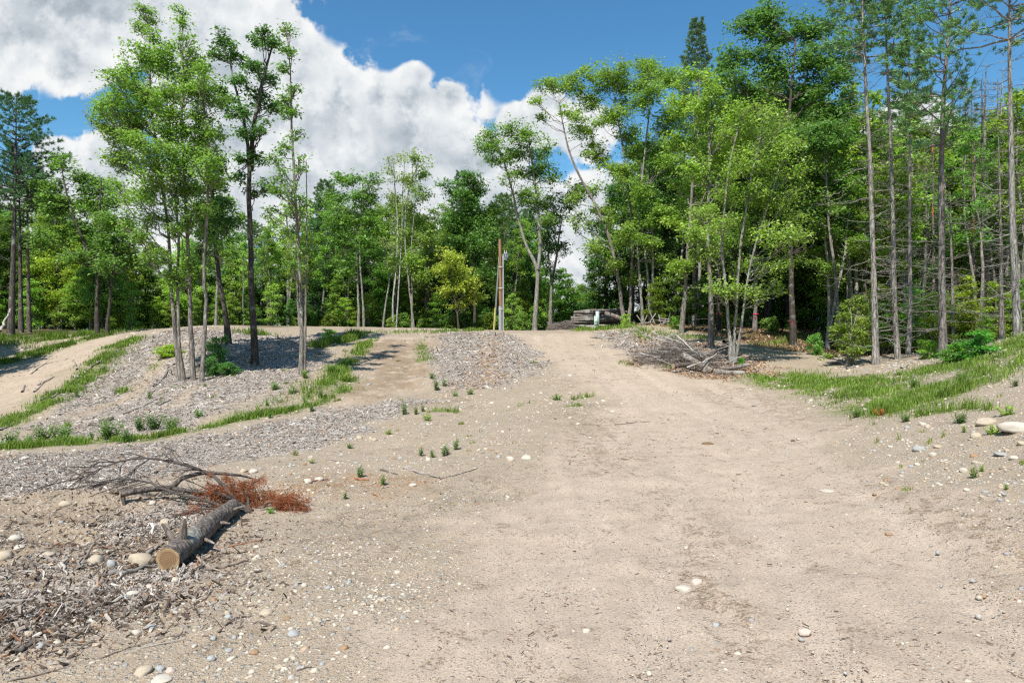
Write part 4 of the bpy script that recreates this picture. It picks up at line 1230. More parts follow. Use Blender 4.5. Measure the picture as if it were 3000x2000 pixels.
# ---------------------------------------------------------------- the rest of the wood
def generic(seed, H=16.0, cb=0.32, rad=2.6, nb=22, leaf=0.22, dens=17, r0=0.2, shape=0.8, upright=0.7, stems=1, bflat=0.7, spray=0.4, per=12, bark_b=0):
    g = np.random.default_rng(seed)
    S = []
    for k in range(stems):
        lean = g.normal(size=2) * 0.05 + (g.normal(size=2) * 0.07 if stems > 1 else 0)
        z = np.linspace(0, H * (0.97 - 0.1 * k), 7)
        p = np.stack([lean[0] * z + np.cumsum(g.normal(size=7)) * 0.10, lean[1] * z + np.cumsum(g.normal(size=7)) * 0.10, z], 1)
        p -= p[0] * [1, 1, 0]
        p[0, 2] = -0.2
        f = z / H
        rr = r0 * (1 - f) ** 0.85 + 0.02
        rr[0] *= 1.3
        S.append((p, rr))
    B = []
    for k in range(nb):
        f = (k + g.uniform(0.1, 0.9)) / nb
        z = H * (cb + (1 - cb) * f)
        prof = (math.sin(math.pi * min(1, (f * 0.86 + 0.16))) ** shape)
        a = k * 2.4 + g.uniform(-0.5, 0.5)
        hr = rad * prof * g.uniform(0.25, 0.95)
        p = S[k % stems][0]
        ax = np.array([np.interp(z, p[:, 2], p[:, 0]), np.interp(z, p[:, 2], p[:, 1])])
        rb = g.uniform(0.7, 1.25) * (0.42 + 0.58 * prof) * rad / 2.4
        for _ in range(2):
            o_ = rand_dirs(g, 1)[0] * g.uniform(0.2, 0.75) * rb
            B.append((ax[0] + math.cos(a) * hr + o_[0], ax[1] + math.sin(a) * hr + o_[1], z - 0.1 + o_[2] * bflat, rb * g.uniform(0.5, 0.85)))
    wood, lv = grow(g, S, B, leaf, dens, spray, per, bflat=bflat, bare=0.3)
    if bark_b:
        P_, R_ = resample(*S[0])
        bare_branches(wood, g, P_, R_, 1.5, H * cb + 2, 0.7, 1.3, 1.6, 0.05, 0.2, 0.015, 3, 2)
    return wood.build('trunk', M_BARK), lv.build('crown', M_LEAF, False)


KIND = {
    'tall': [generic(201, 17, 0.38, 2.3, 22, shape=0.7), generic(202, 17, 0.30, 2.7, 26, shape=0.8), generic(203, 17, 0.42, 2.4, 20, stems=2), generic(204, 17, 0.34, 2.1, 22, bark_b=1), generic(205, 17, 0.45, 2.8, 22, shape=0.6, bark_b=1)],
    'full': [generic(211, 14, 0.14, 2.8, 32), generic(212, 14, 0.18, 3.2, 34, shape=0.9), generic(213, 14, 0.10, 2.5, 30, stems=2)],
    'young': [generic(221, 6, 0.12, 1.7, 16, leaf=0.19, r0=0.06, dens=26, bflat=0.38, spray=0.33), generic(222, 6, 0.10, 1.9, 18, leaf=0.19, r0=0.06, dens=24, bflat=0.35, spray=0.33, stems=2),
              generic(223, 6, 0.06, 1.6, 16, leaf=0.19, r0=0.05, dens=26, bflat=0.45, spray=0.33)],
    'thin': [generic(231, 15, 0.5, 1.6, 14, leaf=0.2, dens=13, r0=0.12), generic(232, 15, 0.45, 1.5, 16, leaf=0.2, dens=12, r0=0.11, stems=2)],
    'bush': [generic(241, 2.0, 0.02, 1.1, 14, leaf=0.16, r0=0.03, dens=36, bflat=0.6, spray=0.26, stems=3), generic(242, 2.0, 0.02, 1.3, 14, leaf=0.16, r0=0.03, dens=34, bflat=0.55, spray=0.26, stems=3)],
}
KH = {'tall': 17, 'full': 14, 'young': 6, 'thin': 15, 'bush': 2.0}
GRN = np.random.default_rng(999)


def wood_tree(kind, x, y, H, label, name, cat, group, col, bark):
    g = GRN
    k = int(g.integers(0, len(KIND[kind])))
    tr, cr = KIND[kind][k]
    z = float(gz(x, y))
    t = thing(name, label, cat, (x, y, z), group)
    s = H / KH[kind]
    t.scale = (s * g.uniform(0.9, 1.12), s * g.uniform(0.9, 1.12), s)
    t.rotation_euler = (0, 0, g.uniform(0, 6.28))
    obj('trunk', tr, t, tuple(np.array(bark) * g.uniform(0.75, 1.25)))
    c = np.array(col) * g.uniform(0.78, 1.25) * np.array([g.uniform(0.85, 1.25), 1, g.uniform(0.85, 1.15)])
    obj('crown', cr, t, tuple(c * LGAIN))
    return t


SKY_U = [-300, 0, 100, 160, 250, 330, 400, 500, 600, 680, 760, 850, 930, 1000, 1060, 1110, 1150, 1200, 1250, 1320, 1380, 1440, 1500, 1560, 1600, 1630, 1690, 1720, 1800, 1900, 2000, 2100, 2200, 2400, 2470, 2540, 2600, 2700, 3000, 3300]
SKY_V = [480, 560, 540, 560, 580, 640, 680, 660, 660, 650, 610, 600, 570, 560, 560, 590, 560, 560, 570, 540, 540, 560, 590, 600, 600, 870, 870, 480, 400, 330, 300, 260, 170, 140, 300, 340, 380, 430, 460, 400]


def stand(u0, u1, d0, d1, n, kinds, fac, label, group, cols, barks, name='leafy_tree', cat='tree', skip=None, vtop=None):
    g = GRN
    for i in range(n):
        u = u0 + (u1 - u0) * (i + g.uniform(0.1, 0.9)) / n
        d = g.uniform(d0, d1)
        if skip and skip(u, d):
            continue
        x = (u - 1500) / FPX * d
        sv = np.interp(u, SKY_U, SKY_V) if vtop is None else vtop
        top = CZ + (1000 - sv) / FPX * d
        H = (top - float(gz(x, d))) * g.uniform(*fac)
        if H < 1.0:
            continue
        kind = kinds[int(g.integers(0, len(kinds)))]
        if H < 7 and kind in ('tall', 'full', 'thin'):
            kind = 'young'
        wood_tree(kind, x, d, H, label, name, cat, group, cols[int(g.integers(0, len(cols)))], barks[int(g.integers(0, len(barks)))])


gap = lambda u, d: 1590 < u < 1725 and d > 50
BK = [GREYBARK, PALEBARK, DARKBARK]
stand(-120, 900, 54, 60, 15, ['tall', 'full', 'thin'], (0.72, 0.97), 'leafy tree in the wood behind the mulch mound', 'trees in the wood behind the mulch mound', [GREEN, MIDG, LIME], BK)
stand(-150, 900, 61, 70, 16, ['tall', 'full'], (0.8, 1.0), 'leafy tree in the wood behind the mulch mound', 'trees in the wood behind the mulch mound', [GREEN, MIDG, DARK], BK)
stand(-200, 950, 72, 92, 13, ['tall', 'full'], (0.75, 0.95), 'leafy tree in the wood behind the mulch mound', 'trees in the wood behind the mulch mound', [GREEN, DARK], BK)
stand(900, 1590, 68, 74, 13, ['tall', 'full', 'thin'], (0.72, 0.95), 'leafy tree in the wood behind the bare sandy slope', 'trees in the wood behind the sandy slope', [GREEN, MIDG, LIME], BK)
stand(900, 1590, 76, 84, 12, ['tall', 'full'], (0.82, 1.02), 'leafy tree in the wood behind the bare sandy slope', 'trees in the wood behind the sandy slope', [GREEN, DARK], BK)
stand(900, 1600, 86, 104, 9, ['tall', 'full'], (0.8, 0.98), 'leafy tree in the wood behind the bare sandy slope', 'trees in the wood behind the sandy slope', [GREEN, DARK], BK)
stand(1890, 2480, 53, 60, 9, ['tall', 'thin', 'full'], (0.75, 0.95), 'leafy tree deep in the wood behind the brush pile', 'trees in the wood behind the brush pile', [GREEN, MIDG, DARK], BK)
stand(1745, 2500, 65, 74, 11, ['tall', 'full'], (0.78, 0.96), 'leafy tree deep in the wood behind the brush pile', 'trees in the wood behind the brush pile', [GREEN, DARK], BK)
stand(1780, 2500, 76, 95, 9, ['tall', 'full'], (0.7, 0.9), 'leafy tree deep in the wood behind the brush pile', 'trees in the wood behind the brush pile', [DARK], BK)
stand(2440, 3150, 50, 62, 16, ['tall', 'thin', 'young'], (0.55, 1.0), 'leafy tree in the wood behind the half-dead conifers', 'trees in the wood behind the conifers', [GREEN, LIME, MIDG], BK)
stand(2460, 3150, 54, 75, 12, ['tall', 'full'], (0.65, 0.95), 'leafy tree in the wood behind the half-dead conifers', 'trees in the wood behind the conifers', [GREEN, DARK], BK)
# young trees and saplings filling the lower storey
stand(-80, 900, 51, 58, 17, ['young'], (0.45, 1.1), 'young layered tree low in the wood behind the mulch mound', 'saplings behind the mulch mound', [LIME, GREEN, MIDG], BK, 'young_tree', vtop=800)
stand(-100, 900, 60, 70, 13, ['young'], (0.7, 1.2), 'young layered tree low in the wood behind the mulch mound', 'saplings behind the mulch mound', [GREEN, MIDG], BK, 'young_tree', vtop=790)
stand(900, 1600, 63, 72, 15, ['young'], (0.4, 1.15), 'young layered tree low in the wood behind the sandy slope', 'saplings behind the sandy slope', [GREEN, LIME, MIDG], BK, 'young_tree', vtop=820, skip=lambda u, d: 1430 < u < 1500 and d < 66)
stand(900, 1600, 74, 84, 12, ['young', 'full'], (0.8, 1.2), 'young layered tree low in the wood behind the sandy slope', 'saplings behind the sandy slope', [GREEN, MIDG], BK, 'young_tree', vtop=790)
stand(1890, 2500, 52, 58, 11, ['young'], (0.5, 1.1), 'young layered tree in the shade behind the brush pile', 'saplings behind the brush pile', [GREEN, MIDG], BK, 'young_tree', vtop=760)
stand(1730, 2550, 66, 78, 13, ['young', 'full'], (0.9, 1.3), 'young layered tree in the shade behind the brush pile', 'saplings behind the brush pile', [MIDG, DARK], BK, 'young_tree', vtop=740)
stand(2470, 3120, 36, 44, 15, ['young'], (0.45, 1.15), 'young bright tree between the half-dead conifers', 'saplings between the conifers', [LIME, GREEN, LIME], BK, 'young_tree', vtop=720)
stand(2480, 3120, 46, 60, 12, ['young', 'full'], (0.7, 1.2), 'young bright tree between the half-dead conifers', 'saplings between the conifers', [GREEN, MIDG], BK, 'young_tree', vtop=690)
stand(1590, 1735, 74, 92, 9, ['young', 'full'], (0.7, 1.15), 'low young tree in the bright gap above the stacked logs', 'saplings in the gap', [GREEN, MIDG], BK, 'young_tree', vtop=800)
stand(2420, 3080, 34, 46, 18, ['thin', 'tall', 'thin'], (0.75, 1.05), 'slender bright-leaved tree mixed among the half-dead conifers', 'slender trees among the conifers', [LIME, GREEN, GREEN], [GREYBARK, PALEBARK], 'leafy_tree', vtop=300)
stand(2450, 3100, 46, 58, 14, ['tall', 'full'], (0.8, 1.0), 'tall leafy tree closing the view behind the half-dead conifers', 'tall trees behind the conifers', [GREEN, MIDG], BK, 'leafy_tree', vtop=290)
stand(2455, 3010, 30.5, 36, 15, ['young'], (0.35, 0.95), 'sunlit sapling in front of the half-dead conifers', 'sunlit saplings before the conifers', [LIME, LIME, GREEN], BK, 'young_tree', vtop=790)
# shrubs along the edge
stand(-60, 500, 49, 53, 9, ['bush'], (0.8, 1.4), 'low leafy shrub along the wood edge left of the mound', 'shrubs along the left wood edge', [LIME, GREEN], BK, 'shrub', 'shrub', vtop=950)
stand(640, 1440, 57, 62, 13, ['bush'], (0.7, 1.3), 'low leafy shrub along the wood edge behind the slope crest', 'shrubs behind the slope crest', [LIME, GREEN], BK, 'shrub', 'shrub', vtop=935)
stand(1850, 2450, 47, 53, 10, ['bush'], (0.7, 1.3), 'low leafy shrub on the shaded bank behind the brush pile', 'shrubs on the shaded bank', [GREEN, MIDG], BK, 'shrub', 'shrub', vtop=925)

# a darker back rank closes the view between the trunks
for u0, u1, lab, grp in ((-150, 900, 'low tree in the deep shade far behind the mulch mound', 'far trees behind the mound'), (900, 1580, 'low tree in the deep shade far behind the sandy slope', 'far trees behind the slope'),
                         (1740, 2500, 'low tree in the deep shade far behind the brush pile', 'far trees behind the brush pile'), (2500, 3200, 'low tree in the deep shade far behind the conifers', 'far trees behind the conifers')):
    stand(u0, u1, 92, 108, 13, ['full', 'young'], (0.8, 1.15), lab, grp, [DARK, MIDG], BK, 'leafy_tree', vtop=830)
stand(2470, 3050, 32, 40, 12, ['young'], (0.35, 0.8), 'bright sapling right among the half-dead conifers', 'front saplings among the conifers', [LIME, GREEN, LIME], BK, 'young_tree', vtop=760)
stand(2480, 3100, 42, 58, 14, ['full', 'young', 'thin'], (0.7, 1.15), 'bright tree filling the space behind the half-dead conifers', 'fill trees behind the conifers', [LIME, GREEN, GREEN], BK, 'leafy_tree', vtop=520)
stand(2400, 3080, 38, 50, 20, ['full', 'tall', 'tall'], (0.7, 1.0), 'leafy tree rising behind the half-dead conifers', 'taller trees behind the conifers', [GREEN, MIDG, LIME], BK, 'leafy_tree', vtop=360)
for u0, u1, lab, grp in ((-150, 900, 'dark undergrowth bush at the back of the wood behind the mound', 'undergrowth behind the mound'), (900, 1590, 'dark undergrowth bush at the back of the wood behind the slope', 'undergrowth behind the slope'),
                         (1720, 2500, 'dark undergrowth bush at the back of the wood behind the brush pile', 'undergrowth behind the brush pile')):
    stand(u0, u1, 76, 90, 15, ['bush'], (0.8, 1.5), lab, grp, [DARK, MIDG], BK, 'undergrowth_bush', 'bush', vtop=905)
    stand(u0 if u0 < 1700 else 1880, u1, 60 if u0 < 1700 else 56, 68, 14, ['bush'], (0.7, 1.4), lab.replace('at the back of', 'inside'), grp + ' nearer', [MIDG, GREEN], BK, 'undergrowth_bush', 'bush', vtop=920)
# trees beyond the left edge of the view shade the grass there
for x, y, H in ((-32.5, 31.5, 15), (-36, 38, 14), (-30, 25, 12)):
    wood_tree('full', x, y, H, 'tree just past the left edge whose shade falls on the grass', 'leafy_tree', 'tree', 'trees past the left edge', GREEN, GREYBARK)

# dead grey conifers far behind on the right
g0 = np.random.default_rng(77)
dead = []
for k in range(3):
    g = np.random.default_rng(300 + k)
    z = np.linspace(0, 14, 6)
    p = np.stack([np.cumsum(g.normal(size=6)) * 0.06, np.cumsum(g.normal(size=6)) * 0.06, z], 1)
    p -= p[0]
    P_, R_ = resample(p, 0.15 * (1 - z / 14) ** 0.8 + 0.012)
    wd = MB()
    tubes(wd, P_, R_, 6)
    bare_branches(wd, g, P_, R_, 1.5, 13.8, 0.34, 1.5, 0.7, 0.0, 0.2, 0.015, 5, 4)
    dead.append(wd.build('trunk', M_BARK))
for u, d, v in ((2600, 44, 330), (2690, 46, 300), (2745, 50, 280), (2810, 43, 200), (2840, 48, 260), (2895, 40, 170), (2915, 46, 230), (2950, 44, 190), (2990, 40, 210), (2870, 52, 300), (2580, 50, 380), (2700, 38, 420), (2930, 52, 300), (2970, 36, 330)):
    x = (u - 1500) / FPX * d
    z = float(gz(x, d))
    t = obj('dead_conifer', dead[int(g0.integers(0, 3))], None, tuple(np.array((0.33, 0.30, 0.27)) * g0.uniform(0.6, 1.3)), (x, d, z - 0.1))
    H = CZ + (1000 - v) / FPX * d - z
    t.scale = (H / 14 * 0.95, H / 14 * 0.95, H / 14)
    t.rotation_euler = (0, 0, g0.uniform(0, 6.28))
    tag(t, 'grey leafless conifer with bristling twigs far behind the half-dead conifers', 'dead tree', 'leafless conifers at the back')

# ================================================================ loose ground cover
def scatter_view(g, n, d0, d1, u0=-120, u1=3120, power=1.0):
    """points spread so that every part of the picture gets its share"""
    q = g.uniform(0, 1, n)
    d = d0 * (d1 / d0) ** q if power == 1.0 else (d0 ** (1 - power) + q * (d1 ** (1 - power) - d0 ** (1 - power))) ** (1 / (1 - power))
    u = g.uniform(u0, u1, n)
    return (u - 1500) / FPX * d, d


_bm = bmesh.new()
bmesh.ops.create_icosphere(_bm, subdivisions=1, radius=1.0)
ICO_V = np.array([v.co[:] for v in _bm.verts])
ICO_F = np.array([[v.index for v in f.verts] for f in _bm.faces])
_bm.free()


def pebbles(g, x, y, r, flat=0.55):
    n = len(x)
    S = np.stack([r * g.uniform(0.8, 1.45, n), r * g.uniform(0.7, 1.0, n), r * g.uniform(0.4, 0.8, n) * flat / 0.55], 1)
    V = ICO_V[None] * (1 + g.uniform(-0.2, 0.2, (n, len(ICO_V), 1))) * S[:, None]
    a = g.uniform(0, 6.28, n)
    ca, sa = np.cos(a)[:, None], np.sin(a)[:, None]
    X = V[..., 0] * ca - V[..., 1] * sa
    Y = V[..., 0] * sa + V[..., 1] * ca
    Z = V[..., 2] + V[..., 0] * g.normal(size=(n, 1)) * 0.15
    z = gz(x, y)
    W = np.stack([X + x[:, None], Y + y[:, None], Z + (z - S[:, 2] * 0.12)[:, None]], -1)
    F = (ICO_F[None] + (np.arange(n) * len(ICO_V))[:, None, None]).reshape(-1, 3)
    return W.reshape(-1, 3), F


def slivers(g, x, y, L, W, T, lift=0.5, tilt=0.35):
    """flat splinters lying on the ground: six-sided boxes with pinched ends"""
    n = len(x)
    base = np.array([[-1, -.7, -1], [1, -.4, -1], [1, .4, -1], [-1, .7, -1], [-.9, -.6, 1], [.95, -.3, 1], [.9, .35, 1], [-.95, .6, 1]]) * 0.5
    V = base[None] * np.stack([L, W, T], 1)[:, None]
    V = V * (1 + g.uniform(-0.15, 0.15, V.shape))
    b = g.normal(size=(n, 1)) * tilt
    c = g.normal(size=(n, 1)) * tilt * 1.3
    Z = V[..., 2] + V[..., 0] * b + V[..., 1] * c
    a = g.uniform(0, 6.28, n)[:, None]
    X = V[..., 0] * np.cos(a) - V[..., 1] * np.sin(a)
    Y = V[..., 0] * np.sin(a) + V[..., 1] * np.cos(a)
    z = gz(x, y) + np.abs(b[:, 0]) * L * 0.4 * lift + T * 0.3
    P_ = np.stack([X + x[:, None], Y + y[:, None], Z + z[:, None]], -1)
    f = np.array([[0, 3, 2, 1], [4, 5, 6, 7], [0, 1, 5, 4], [1, 2, 6, 5], [2, 3, 7, 6], [3, 0, 4, 7]])
    return P_.reshape(-1, 3), (f[None] + (np.arange(n) * 8)[:, None, None]).reshape(-1, 4)


def mulch_at(x, y):
    return zone('mulch', x, y) * (1 - 0.75 * zone('track', x, y))


g = np.random.default_rng(400)
# wood chips on the mulch
mb = MB()
x, y = scatter_view(g, 260000, 8.0, 47, u1=2300)
mm = mulch_at(x, y)
k = g.uniform(0, 1, len(x)) < mm * 0.95
x, y = x[k], y[k]
L = g.lognormal(0, 0.45, len(x)) * np.maximum(0.045, 0.0028 * y)
mb.add(*slivers(g, x, y, L, L * g.uniform(0.14, 0.4, len(x)), L * 0.10 + 0.003))
tag(obj('mulch_chips', mb.build('mulch_chips', M_CHIP, False)), 'grey wood chips spread over the mulch beds', 'mulch', None, 'stuff')
# fresh, reddish chips
mb = MB()
x, y = scatter_view(g, 200000, 12, 50)
mm = zone('rust', x, y)
k = g.uniform(0, 1, len(x)) < mm * 0.8 * np.clip(0.5 + 1.6 * fbm(x, y, 0.9, 3, 55), 0.05, 1)
x, y = x[k], y[k]
L = g.lognormal(0, 0.4, len(x)) * np.maximum(0.05, 0.0026 * y)
mb.add(*slivers(g, x, y, L, L * g.uniform(0.2, 0.5, len(x)), L * 0.10 + 0.003))
tag(obj('reddish_chips', mb.build('reddish_chips', M_RUSTCHIP, False)), 'fresh tan and reddish wood chips in a stripe down the bank', 'wood chips', None, 'stuff')
# stray bark flecks and twigs over the bare soil
mb = MB()
x, y = scatter_view(g, 34000, 5.0, 42)
cl = fbm(x, y, 0.5, 3, 91) + 0.5 * fbm(x, y, 1.7, 2, 92)
k = (g.uniform(0, 1, len(x)) < np.clip(0.22 + cl * 1.5 + 0.55 * zone('stain', x, y), 0.04, 1)) & (mulch_at(x, y) < 0.5)
x, y = x[k], y[k]
L = g.lognormal(0, 0.5, len(x)) * np.maximum(0.022, 0.0022 * y)
mb.add(*slivers(g, x, y, L, L * g.uniform(0.08, 0.3, len(x)), L * 0.08 + 0.003, tilt=0.2))
M_FLECK = island_material('bark_fleck', [(0, (0.09, 0.06, 0.04)), (0.4, (0.20, 0.13, 0.08)), (0.7, (0.30, 0.22, 0.15)), (0.9, (0.40, 0.33, 0.25)), (1, (0.35, 0.16, 0.08))])
tag(obj('bark_flecks', mb.build('bark_flecks', M_FLECK, False)), 'dark flecks of bark and twig littering the bare soil', 'bark litter', None, 'stuff')
M_DEBRIS = island_material('splintered_bark', [(0, (0.05, 0.035, 0.025)), (0.3, (0.12, 0.085, 0.06)), (0.55, (0.22, 0.175, 0.14)), (0.8, (0.36, 0.31, 0.26)), (0.92, (0.50, 0.45, 0.38)), (0.96, (0.28, 0.12, 0.06)), (1, (0.35, 0.25, 0.15))])
# debris heap at the lower left
mb = MB()
for (u, v, su, sv, n) in ((200, 1720, 260, 50, 5200), (380, 1550, 150, 50, 3200), (60, 1790, 130, 55, 2200), (620, 1600, 90, 60, 800), (250, 1440, 300, 40, 2000), (100, 1600, 160, 60, 1500)):
    uu, vv = g.normal(u, su, n), g.normal(v, sv, n)
    d = 5500 / np.maximum(vv - 1000, 300) * 1.05
    x, y = (uu - 1500) / FPX * d, d
    L = np.minimum(g.lognormal(0, 0.55, n), 3.2) * 0.042
    mb.add(*slivers(g, x, y, L, L * g.uniform(0.12, 0.4, n), L * 0.1 + 0.004, 0.9, 0.4))
tag(obj('bark_debris', mb.build('bark_debris', M_DEBRIS, False)), 'heap of splintered bark and chips round the sawn log', 'bark debris', None, 'stuff')
# dead leaves under the trees on the right
mb = MB()
x, y = scatter_view(g, 60000, 26, 60, 1700, 3100)
k = g.uniform(0, 1, len(x)) < np.maximum(forest_mask(x, y), zone('rust', x, y)) * 0.8
x, y = x[k], y[k]
L = g.uniform(0.06, 0.16, len(x))
mb.add(*slivers(g, x, y, L, L * 0.6, L * 0.05 + 0.003, 1.0, 0.5))
tag(obj('fallen_leaves', mb.build('fallen_leaves', M_LITTER, False)), 'brown fallen leaves on the forest floor', 'fallen leaves', None, 'stuff')

# fine grit of the wheel-packed road
mb = MB()
x, y = scatter_view(g, 60000, 4.8, 26, 500, 3100)
k = g.uniform(0, 1, len(x)) < zone('road', x, y) * np.clip(0.4 + 1.3 * fbm(x, y, 0.6, 3, 72), 0.05, 1) * 0.6
x, y = x[k], y[k]
mb.add(*pebbles(g, x, y, np.clip(g.lognormal(-0.2, 0.4, len(x)), 0.3, 2.2) * np.maximum(0.006, 0.00055 * y)))
tag(obj('road_grit', mb.build('road_grit', M_PEBBLE, True)), 'fine grit pressed into the packed sandy road', 'gravel', None, 'stuff')
# gravel
mb = MB()
x, y = scatter_view(g, 120000, 4.8, 46)
rd, mu, fo = zone('road', x, y), mulch_at(x, y), forest_mask(x, y)
cl = np.clip(0.40 + 1.9 * fbm(x, y, 0.45, 4, 71), 0.05, 1)
right = np.clip((x / np.maximum(y, 1) - 0.45) * 4, 0, 0.8)
k = g.uniform(0, 1, len(x)) < (1 - rd * 0.93) * (1 - mu * 0.93) * (1 - fo) * np.clip(cl + right, 0, 1) * 0.62
x, y = x[k], y[k]
r = np.clip(g.lognormal(-0.1, 0.62, len(x)), 0.3, 4.5) * np.maximum(0.0105, 0.00085 * y)
mb.add(*pebbles(g, x, y, r))
tag(obj('gravel', mb.build('gravel', M_PEBBLE, True)), 'scattered gravel and pebbles on the sandy soil', 'gravel', None, 'stuff')


# ---------------------------------------------------------------- grass
def grass_strip(mb, g, W3, seg, hw, dn, ht):
    n = int(seg[-1] * hw * 2.4 * dn * 1.25) + 4
    s = g.uniform(-0.1, seg[-1] + 0.1, n)
    lat = g.normal(size=n) * hw * 0.62
    x = np.interp(s, seg, W3[:, 0]) + lat * 0.5 + g.normal(size=n) * hw * 0.3
    y = np.interp(s, seg, W3[:, 1]) + lat * 0.9
    clump = fbm(x, y, 1.4, 3, 33) + 0.15
    k = g.uniform(0, 1, n) < np.clip(0.40 + 3.0 * clump, 0.02, 1)
    x, y, clump = x[k], y[k], clump[k]
    n = len(x)
    h = ht * np.clip(1 + 0.9 * clump, 0.5, 1.7) * g.uniform(0.45, 1.25, n)
    w_ = np.maximum(0.006, 0.00042 * y) * g.uniform(0.7, 1.3, n)
    a = g.uniform(0, 6.28, n)
    ln = g.uniform(0.15, 0.7, n) * h
    z = gz(x, y) - 0.01
    bs = np.stack([x, y, z], 1)
    sd = np.stack([-np.sin(a), np.cos(a), 0 * a], 1) * w_[:, None]
    dr = np.stack([np.cos(a), np.sin(a), 0 * a], 1)
    mid = bs + dr * (ln * 0.35)[:, None] + np.array([0, 0, 1.0]) * (h * 0.6)[:, None]
    tip = bs + dr * ln[:, None] + np.array([0, 0, 1.0]) * h[:, None]
    V = np.stack([bs - sd, bs + sd, mid + sd * 0.8, mid - sd * 0.8, tip], 1)
    i = np.arange(n)[:, None] * 5
    mb.V.append(V.reshape(-1, 3))
    mb.F[4].append(i + np.array([0, 1, 2, 3]) + mb.n)
    mb.F[3].append(i + np.array([3, 2, 4]) + mb.n)
    mb.n += n * 5


g = np.random.default_rng(500)
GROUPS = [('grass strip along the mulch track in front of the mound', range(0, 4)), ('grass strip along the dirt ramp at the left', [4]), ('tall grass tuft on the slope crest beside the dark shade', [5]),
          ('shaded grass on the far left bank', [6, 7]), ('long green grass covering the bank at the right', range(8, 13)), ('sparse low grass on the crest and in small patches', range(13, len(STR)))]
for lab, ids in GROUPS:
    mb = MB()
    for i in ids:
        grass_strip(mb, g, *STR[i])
    o = obj('grass', mb.build('grass', M_GRASS, False), None, (0.17, 0.265, 0.05) if ids[0] != 6 else (0.12, 0.2, 0.035))  # far left bank gets a darker green: tree shade put into the blade colour
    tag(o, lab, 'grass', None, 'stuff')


mb = MB()
for k in range(150):
    u, v = g.uniform(-20, 3020), g.uniform(1010, 1500)
    if 1550 < u < 2450 and v > 1110 or (v > 1330 and u < 2500 and g.uniform() < 0.8):
        continue
    q = at(u, v)
    W3 = np.array([q, q + [g.uniform(0.02, 0.12), g.uniform(-0.05, 0.1), 0]])
    grass_strip(mb, g, W3, np.array([0, np.linalg.norm((W3[1] - W3[0])[:2])]), g.uniform(0.03, 0.11), g.uniform(500, 1500), g.uniform(0.05, 0.14))
tag(obj('stray_grass', mb.build('stray_grass', M_GRASS, False), None, (0.19, 0.25, 0.05)), 'stray wisps of grass sprouting over the gravel', 'grass', None, 'stuff')


# ---------------------------------------------------------------- weeds and small plants
def weed_mesh(seed, h, r, nst, leafL, wide=0.3, per=11):
    g = np.random.default_rng(seed)
    st, lv = MB(), MB()
    for _ in range(nst):
        a = g.uniform(0, 6.28)
        hh = h * g.uniform(0.6, 1.05)
        rr = r * g.uniform(0.1, 1.0)
        tt = np.linspace(0, 1, 5)
        p = np.stack([math.cos(a) * rr * (0.3 + 0.7 * tt), math.sin(a) * rr * (0.3 + 0.7 * tt), hh * tt - 0.02], 1)
        tubes(st, p, np.linspace(0.006, 0.003, 5), 4)
        f = np.linspace(0.15, 1, per)
        c = np.stack([np.interp(f, tt, p[:, i]) for i in range(3)], 1)
        aa = np.arange(per) * 2.4 + g.uniform(0, 6)
        d = np.stack([np.cos(aa), np.sin(aa), g.uniform(0.1, 0.7, per)], 1)
        Ls = leafL * g.uniform(0.7, 1.2, per) * (1.1 - 0.4 * f)
        kites(lv, c, Ls, Ls * wide, d, np.tile([0, 0, 1.0], (per, 1)) + g.normal(size=(per, 3)) * 0.2)
    return st.build('stem', M_TWIG), lv.build('leaves', M_LEAF, False)


WEED = {'upright': [weed_mesh(1, 0.5, 0.16, 9, 0.15, 0.28, 14), weed_mesh(2, 0.42, 0.12, 7, 0.14, 0.3, 12)], 'low': [weed_mesh(3, 0.2, 0.16, 9, 0.09, 0.5, 7), weed_mesh(4, 0.16, 0.14, 8, 0.09, 0.55, 6)],
        'bushy': [weed_mesh(5, 0.55, 0.42, 26, 0.14, 0.45, 12), weed_mesh(6, 0.5, 0.36, 22, 0.13, 0.4, 12)]}


def weed(kind, u, v, size, col, label, name='weed', cat='weed', group=None):
    """size: height in photo pixels"""
    p = at(u, v)
    g = GRN
    me = WEED[kind][int(g.integers(0, 2))]
    ref = {'upright': 0.48, 'low': 0.2, 'bushy': 0.58}[kind]
    t = thing(name, label, cat, tuple(p), group)
    s = size / FPX * p[1] / ref
    t.scale = (s, s, s)
    t.rotation_euler = (0, 0, g.uniform(0, 6.28))
    obj('stem', me[0], t, (0.10, 0.12, 0.04))
    obj('leaves', me[1], t, tuple(np.array(col) * 1.7 * g.uniform(0.85, 1.15)))


W1, W2, W3c = (0.09, 0.17, 0.04), (0.07, 0.14, 0.05), (0.16, 0.25, 0.04)
weed('upright', 1184, 1214, 46, W1, 'tallest upright weed of the three in a row below the sandy slope')
weed('upright', 1218, 1214, 34, W1, 'middle upright weed of the three in a row below the sandy slope')
weed('upright', 1238, 1206, 30, W1, 'rightmost upright weed of the three in a row below the sandy slope')
for u, v, s, l in ((1232, 1335, 28, 'leftmost little weed of the patch on the gravel above the two round stones'), (1268, 1340, 34, 'second little weed of the patch on the gravel'), (1300, 1336, 36, 'third little weed of the patch on the gravel'),
                   (1335, 1318, 38, 'tallest weed at the top right of the patch on the gravel'), (1312, 1330, 30, 'weed tucked beside the tallest one in the gravel patch')):
    weed('upright', u, v, s, (0.10, 0.18, 0.06), l, group='weed patch on the gravel')
weed('upright', 1053, 1398, 38, W1, 'dark leafy weed in the reddish litter right of the dead bough')
weed('upright', 1122, 1422, 34, W1, 'spindly weed below the reddish litter')
weed('upright', 1010, 1462, 30, W2, 'small grey-green weed right of the orange needles')
